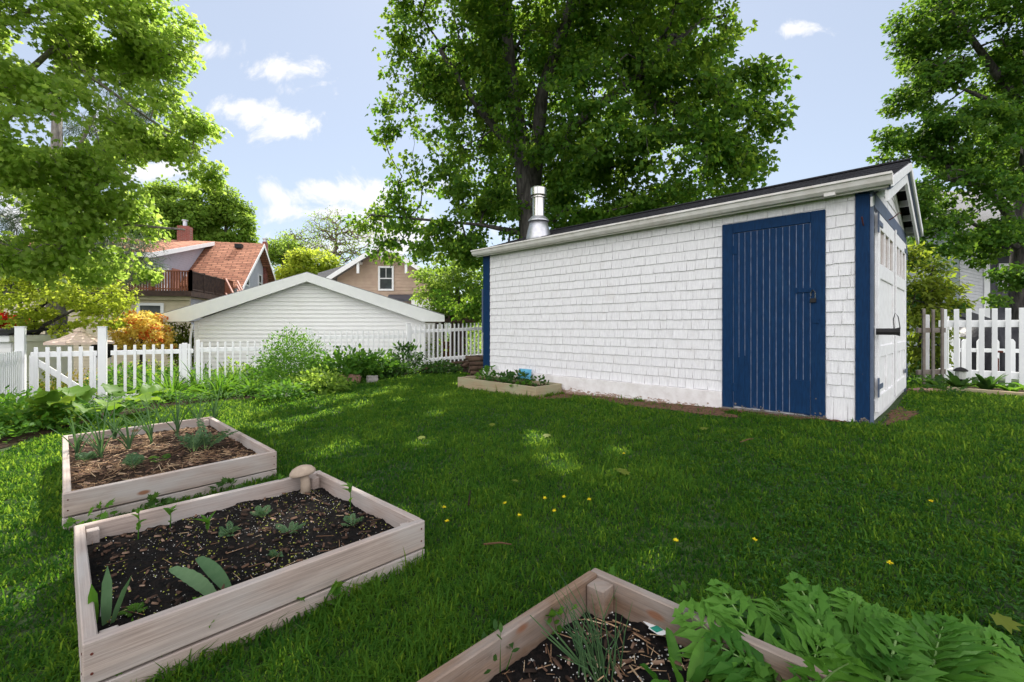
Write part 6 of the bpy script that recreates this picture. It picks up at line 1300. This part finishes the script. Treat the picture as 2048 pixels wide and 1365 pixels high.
# stacked logs by the shed corner and cut branches along the fence
rng = np.random.RandomState(300)
names = ['bottom log of the stack by the shed corner', 'second log from the ground in the stack by the shed corner', 'middle log of the stack by the shed corner', 'second log from the top of the stack by the shed corner', 'topmost log of the stack by the shed corner', 'rear bottom log of the stack by the shed corner', 'rear top log of the stack by the shed corner']
for i in range(7):
    row = i if i < 5 else (1.2, 4.2)[i-5]; yy = 9.55 + (.16 if i > 4 else 0) + rng.uniform(-.02, .02); xa = P(934, 0, yy).x + rng.uniform(-.04, .10); xb = P(978, 0, yy).x + .05; z = gz(xa, yy) + .05 + row*.093
    r_ = rng.uniform(.042, .052); a_, b_ = Vector((xa, yy, z)), Vector((xb, yy+.12, z+rng.uniform(-.015, .015)))
    mb = MB(); mb.tube([a_, a_.lerp(b_, .5)+Z*rng.uniform(-.01, .01), b_], [r_*1.05, r_, r_*.97], 10); tag(mb.build('log', M['log'], None, (a_+b_)/2), names[i], 'log', 'logs stacked by the shed corner')
bl = ['thick cut branch lying along the fence foot', 'pale bare branch on top of the brush', 'dark branch at the left end of the brush', 'short branch leaning on the fence corner', 'long thin branch across the brush', 'crooked branch at the front of the brush', 'stubby branch next to the log stack', 'twisted branch beneath the pickets', 'reddish branch end before the log stack', 'forked branch in the middle of the brush', 'grey branch lying on the grass edge']
for i, (pa, pb_, r_) in enumerate([((770, 736), (845, 722), .05), ((880, 738), (950, 730), .035), ((745, 742), (800, 738), .04), ((905, 730), (958, 722), .05), ((840, 736), (930, 734), .03), ((890, 745), (950, 738), .04), ((930, 738), (960, 733), .05), ((860, 730), (915, 724), .045), ((925, 745), (958, 742), .04), ((815, 740), (880, 733), .035), ((845, 748), (905, 744), .03)]):
    a, b = G(*pa), G(*pb_); a.z += .05+.05*(i % 3); b.z += .08+.06*(i % 3); mid = (a+b)/2+Vector((rng.normal()*.04, rng.normal()*.06, .04)); mb = MB(); mb.tube([a, a.lerp(mid, .5)+Z*.02, mid, mid.lerp(b, .5), b], [r_*1.1, r_, r_*.95, r_*.85, r_*.6], 7)
    if i in (1, 4, 9): mb.tube([mid, mid+(b-a)*.25+Vector((.02, .12, .12))], [r_*.6, r_*.25], 6)
    tag(mb.build('branch', M['log'] if i != 1 else M['grey_wood'], None, mid, smooth=True), bl[i], 'branch', 'cut branches heaped along the fence')
# bed by the shed wall
p = S(4.62, -.10, .30); mb = MB(); sg = thing('plaque', p, 'light blue painted wooden plaque leaning on the shed foundation', 'plaque'); mb.box(p+E2*-.03, -E1*-.30, E2*.014, Z*.17+E2*.05+E1*.02); mb.build('board', M['sign_blue'], sg, bevel=.003)
mb = MB(); o_ = p+E2*-.033
for (a, c, wd, hh) in ((.05, .10, .09, .012), (.16, .115, .02, .02), (.20, .105, .018, .022), (.17, .075, .03, .014), (.06, .05, .12, .008)): mb.box(o_+E1*a+Z*c+E2*(c*.3), E1*wd, E2*.001, Z*hh)
mb.build('lettering', M['sign_ink'], sg)
for i, (s, t, r_, h, n, lab) in enumerate([(5.05, -.40, .24, .19, 130, 'strawberry plant in the left half of the bed by the shed wall'), (4.72, -.36, .26, .22, 150, 'strawberry plant below the blue plaque'), (4.25, -.30, .12, .2, 40, 'small strawberry plant alone at the right of the bed by the shed'), (5.5, -.42, .14, .16, 50, 'leafy seedling at the left end of the bed by the shed'), (5.75, -.12, .10, .3, 40, 'upright weed between the bed and the shed corner'), (4.45, -.5, .12, .1, 40, 'small strawberry seedling at the front board by the shed')]):
    p = S(s, t, .22); bush('strawberry_plant', lab, 'strawberry', p, r_, h, n, .085, T_OVAL, M['leaf_green'] if i > 2 else M['leaf_dark'], None, 310+i, 8, .35, 3, flat=.35, stem_r=.003)
# hostas by the right fence
for i, (q, t, n, L, mm, lab) in enumerate([(.12, .28, 14, .34, 'leaf_dark', 'dark hosta under the garden lamp'), (.42, .35, 16, .32, 'leaf_dark', 'pointed leafed hosta right of the garden lamp'), (.85, .35, 14, .26, 'leaf_green', 'bright lime hosta in the middle of the right bed'), (1.15, .40, 12, .34, 'leaf_green', 'hosta with long upright leaves at the right picture edge'), (-.12, .4, 12, .22, 'leaf_dark', 'low dark plant at the left end of the right bed'), (.66, .2, 12, .2, 'leaf_green', 'small hosta between the larger ones')]):
    p = e0 + RD*q + E2*t; p.z = .26; blade_plant('hosta', lab, 'hosta', p, n, L, .085, M[mm], (.25, .9), (.3, 1.0), None, 330+i, .2, dock, .02, .05, nseg=8)
bush('weed', 'low weeds at the foot of the grey pickets', 'weed', G(1830, 768), .35, .2, 260, .06, T_OVAL, M['leaf_dark'], None, 340, 5, .2, 4, stem_r=.003)
bush('weed', 'weeds along the end of the right bed timber', 'weed', G(1885, 792), .25, .16, 160, .05, T_OVAL, M['leaf_dark'], None, 341, 5, .2, 4, stem_r=.003)
mb = MB(); g = G(4, 832); mb.box(g, (.32, .1, 0), (-.03, .09, 0), (0, 0, .09)); tag(mb.build('plank', M['orange'], None, g, bevel=.004), 'short orange wooden plank by the left fence', 'plank')
# dandelions
def dandelion(px, py, lab, k, first):
    s = MB()
    g = G(px, py+8); rng = np.random.RandomState(400+k); root = thing('dandelion', g, lab, 'dandelion', 'dandelions in the lawn'); h = rng.uniform(.06, .085)
    s.tube([g, g+Vector((.004, 0, h))], [.0022, .0018], 5); s.build('stem', M['leaf_green'], root, rnd=True)
    m = 42; a = rng.rand(m)*6.28; rr_ = np.sqrt(rng.rand(m)); c = np.array(g)+np.array((.004, 0, h)); ax = _unit(np.c_[np.cos(a)*rr_*1.4, np.sin(a)*rr_*1.4, .75-.5*rr_]); V, T, kk = leaves(np.repeat(c[None], m, 0), ax, _unit(np.c_[rng.normal(size=(m, 2))*.2, np.ones(m)]), rng.uniform(.012, .017, m), T_LANCE)
    np_mesh('flower', V, T, np.repeat(rng.rand(m), kk), M['yellow'], root)
for k, (px, py, lab) in enumerate([(887, 1032, 'upper of the two dandelions by the right corner of the middle bed'), (1008, 1024, 'leftmost dandelion of the loose group in the middle of the lawn'), (1088, 1008, 'dandelion at the back left of the loose group'), (1127, 1006, 'dandelion at the back right of the loose group'), (1037, 1049, 'dandelion just below the leftmost of the loose group'), (1107, 1040, 'dandelion at the front of the loose group'), (1177, 1018, 'dandelion at the right end of the loose group'),
        (1247, 919, 'dandelion alone in the middle of the lawn toward the shed'), (1350, 1101, 'dandelion above the right board of the nearest bed'), (1508, 1098, 'dandelion behind the poppy clump'), (1778, 1155, 'dandelion right of the poppy clump'), (1860, 1023, 'dandelion far out on the right side of the lawn'), (893, 1064, 'lower of the two dandelions by the right corner of the middle bed')]): dandelion(px, py, lab, k, k == 0)
# fallen leaves and sticks
for k, (px, py, s, lab) in enumerate([(1242, 962, .13, 'largest fallen leaf, lying in the middle of the lawn'), (1087, 882, .09, 'fallen maple leaf in the bright sun fleck'), (838, 886, .09, 'fallen leaf at the left of the sun flecks'), (990, 860, .08, 'fallen leaf on the lawn before the shed bed'), (1415, 870, .09, 'fallen leaf on the lawn before the blue door'), (1985, 1270, .09, 'fallen leaf right of the poppy clump'), (1030, 980, .06, 'small fallen leaf left of the loose group of dandelions')]):
    g = G(px, py); rng = np.random.RandomState(430+k); a = rng.rand()*6.28; V, T, kk = leaves(np.array([(g.x, g.y, g.z+.062)]), np.array([(math.cos(a), math.sin(a), .05)]), np.array([(.1, -.35, 1.0)]), np.array([s]), T_MAPLE)
    o_ = np_mesh('fallen_leaf', V, T, np.full(kk, .9), M['leaf_olive'], None, g); tag(o_, lab, 'leaf', 'leaves fallen on the lawn')
for k, (px, py, L, rz, m_, lab) in enumerate([(937, 1022, .10, 1.5, 'chip', 'short brown stick poking up beside the middle bed'), (968, 1102, .16, -.4, 'straw', 'pale split stick on the grass between the beds'), (1480, 893, .14, .2, 'straw', 'pale twig on the lawn before the door')]):
    g = G(px, py); d = Vector((math.cos(rz), math.sin(rz), .12 if k else .7)).normalized(); mb = MB(); mb.tube([g+Z*.035, g+d*L*.6+Z*.05, g+d*L+Z*.045], [.006, .005, .003], 6); tag(mb.build('stick', M[m_], None, g), lab, 'stick')
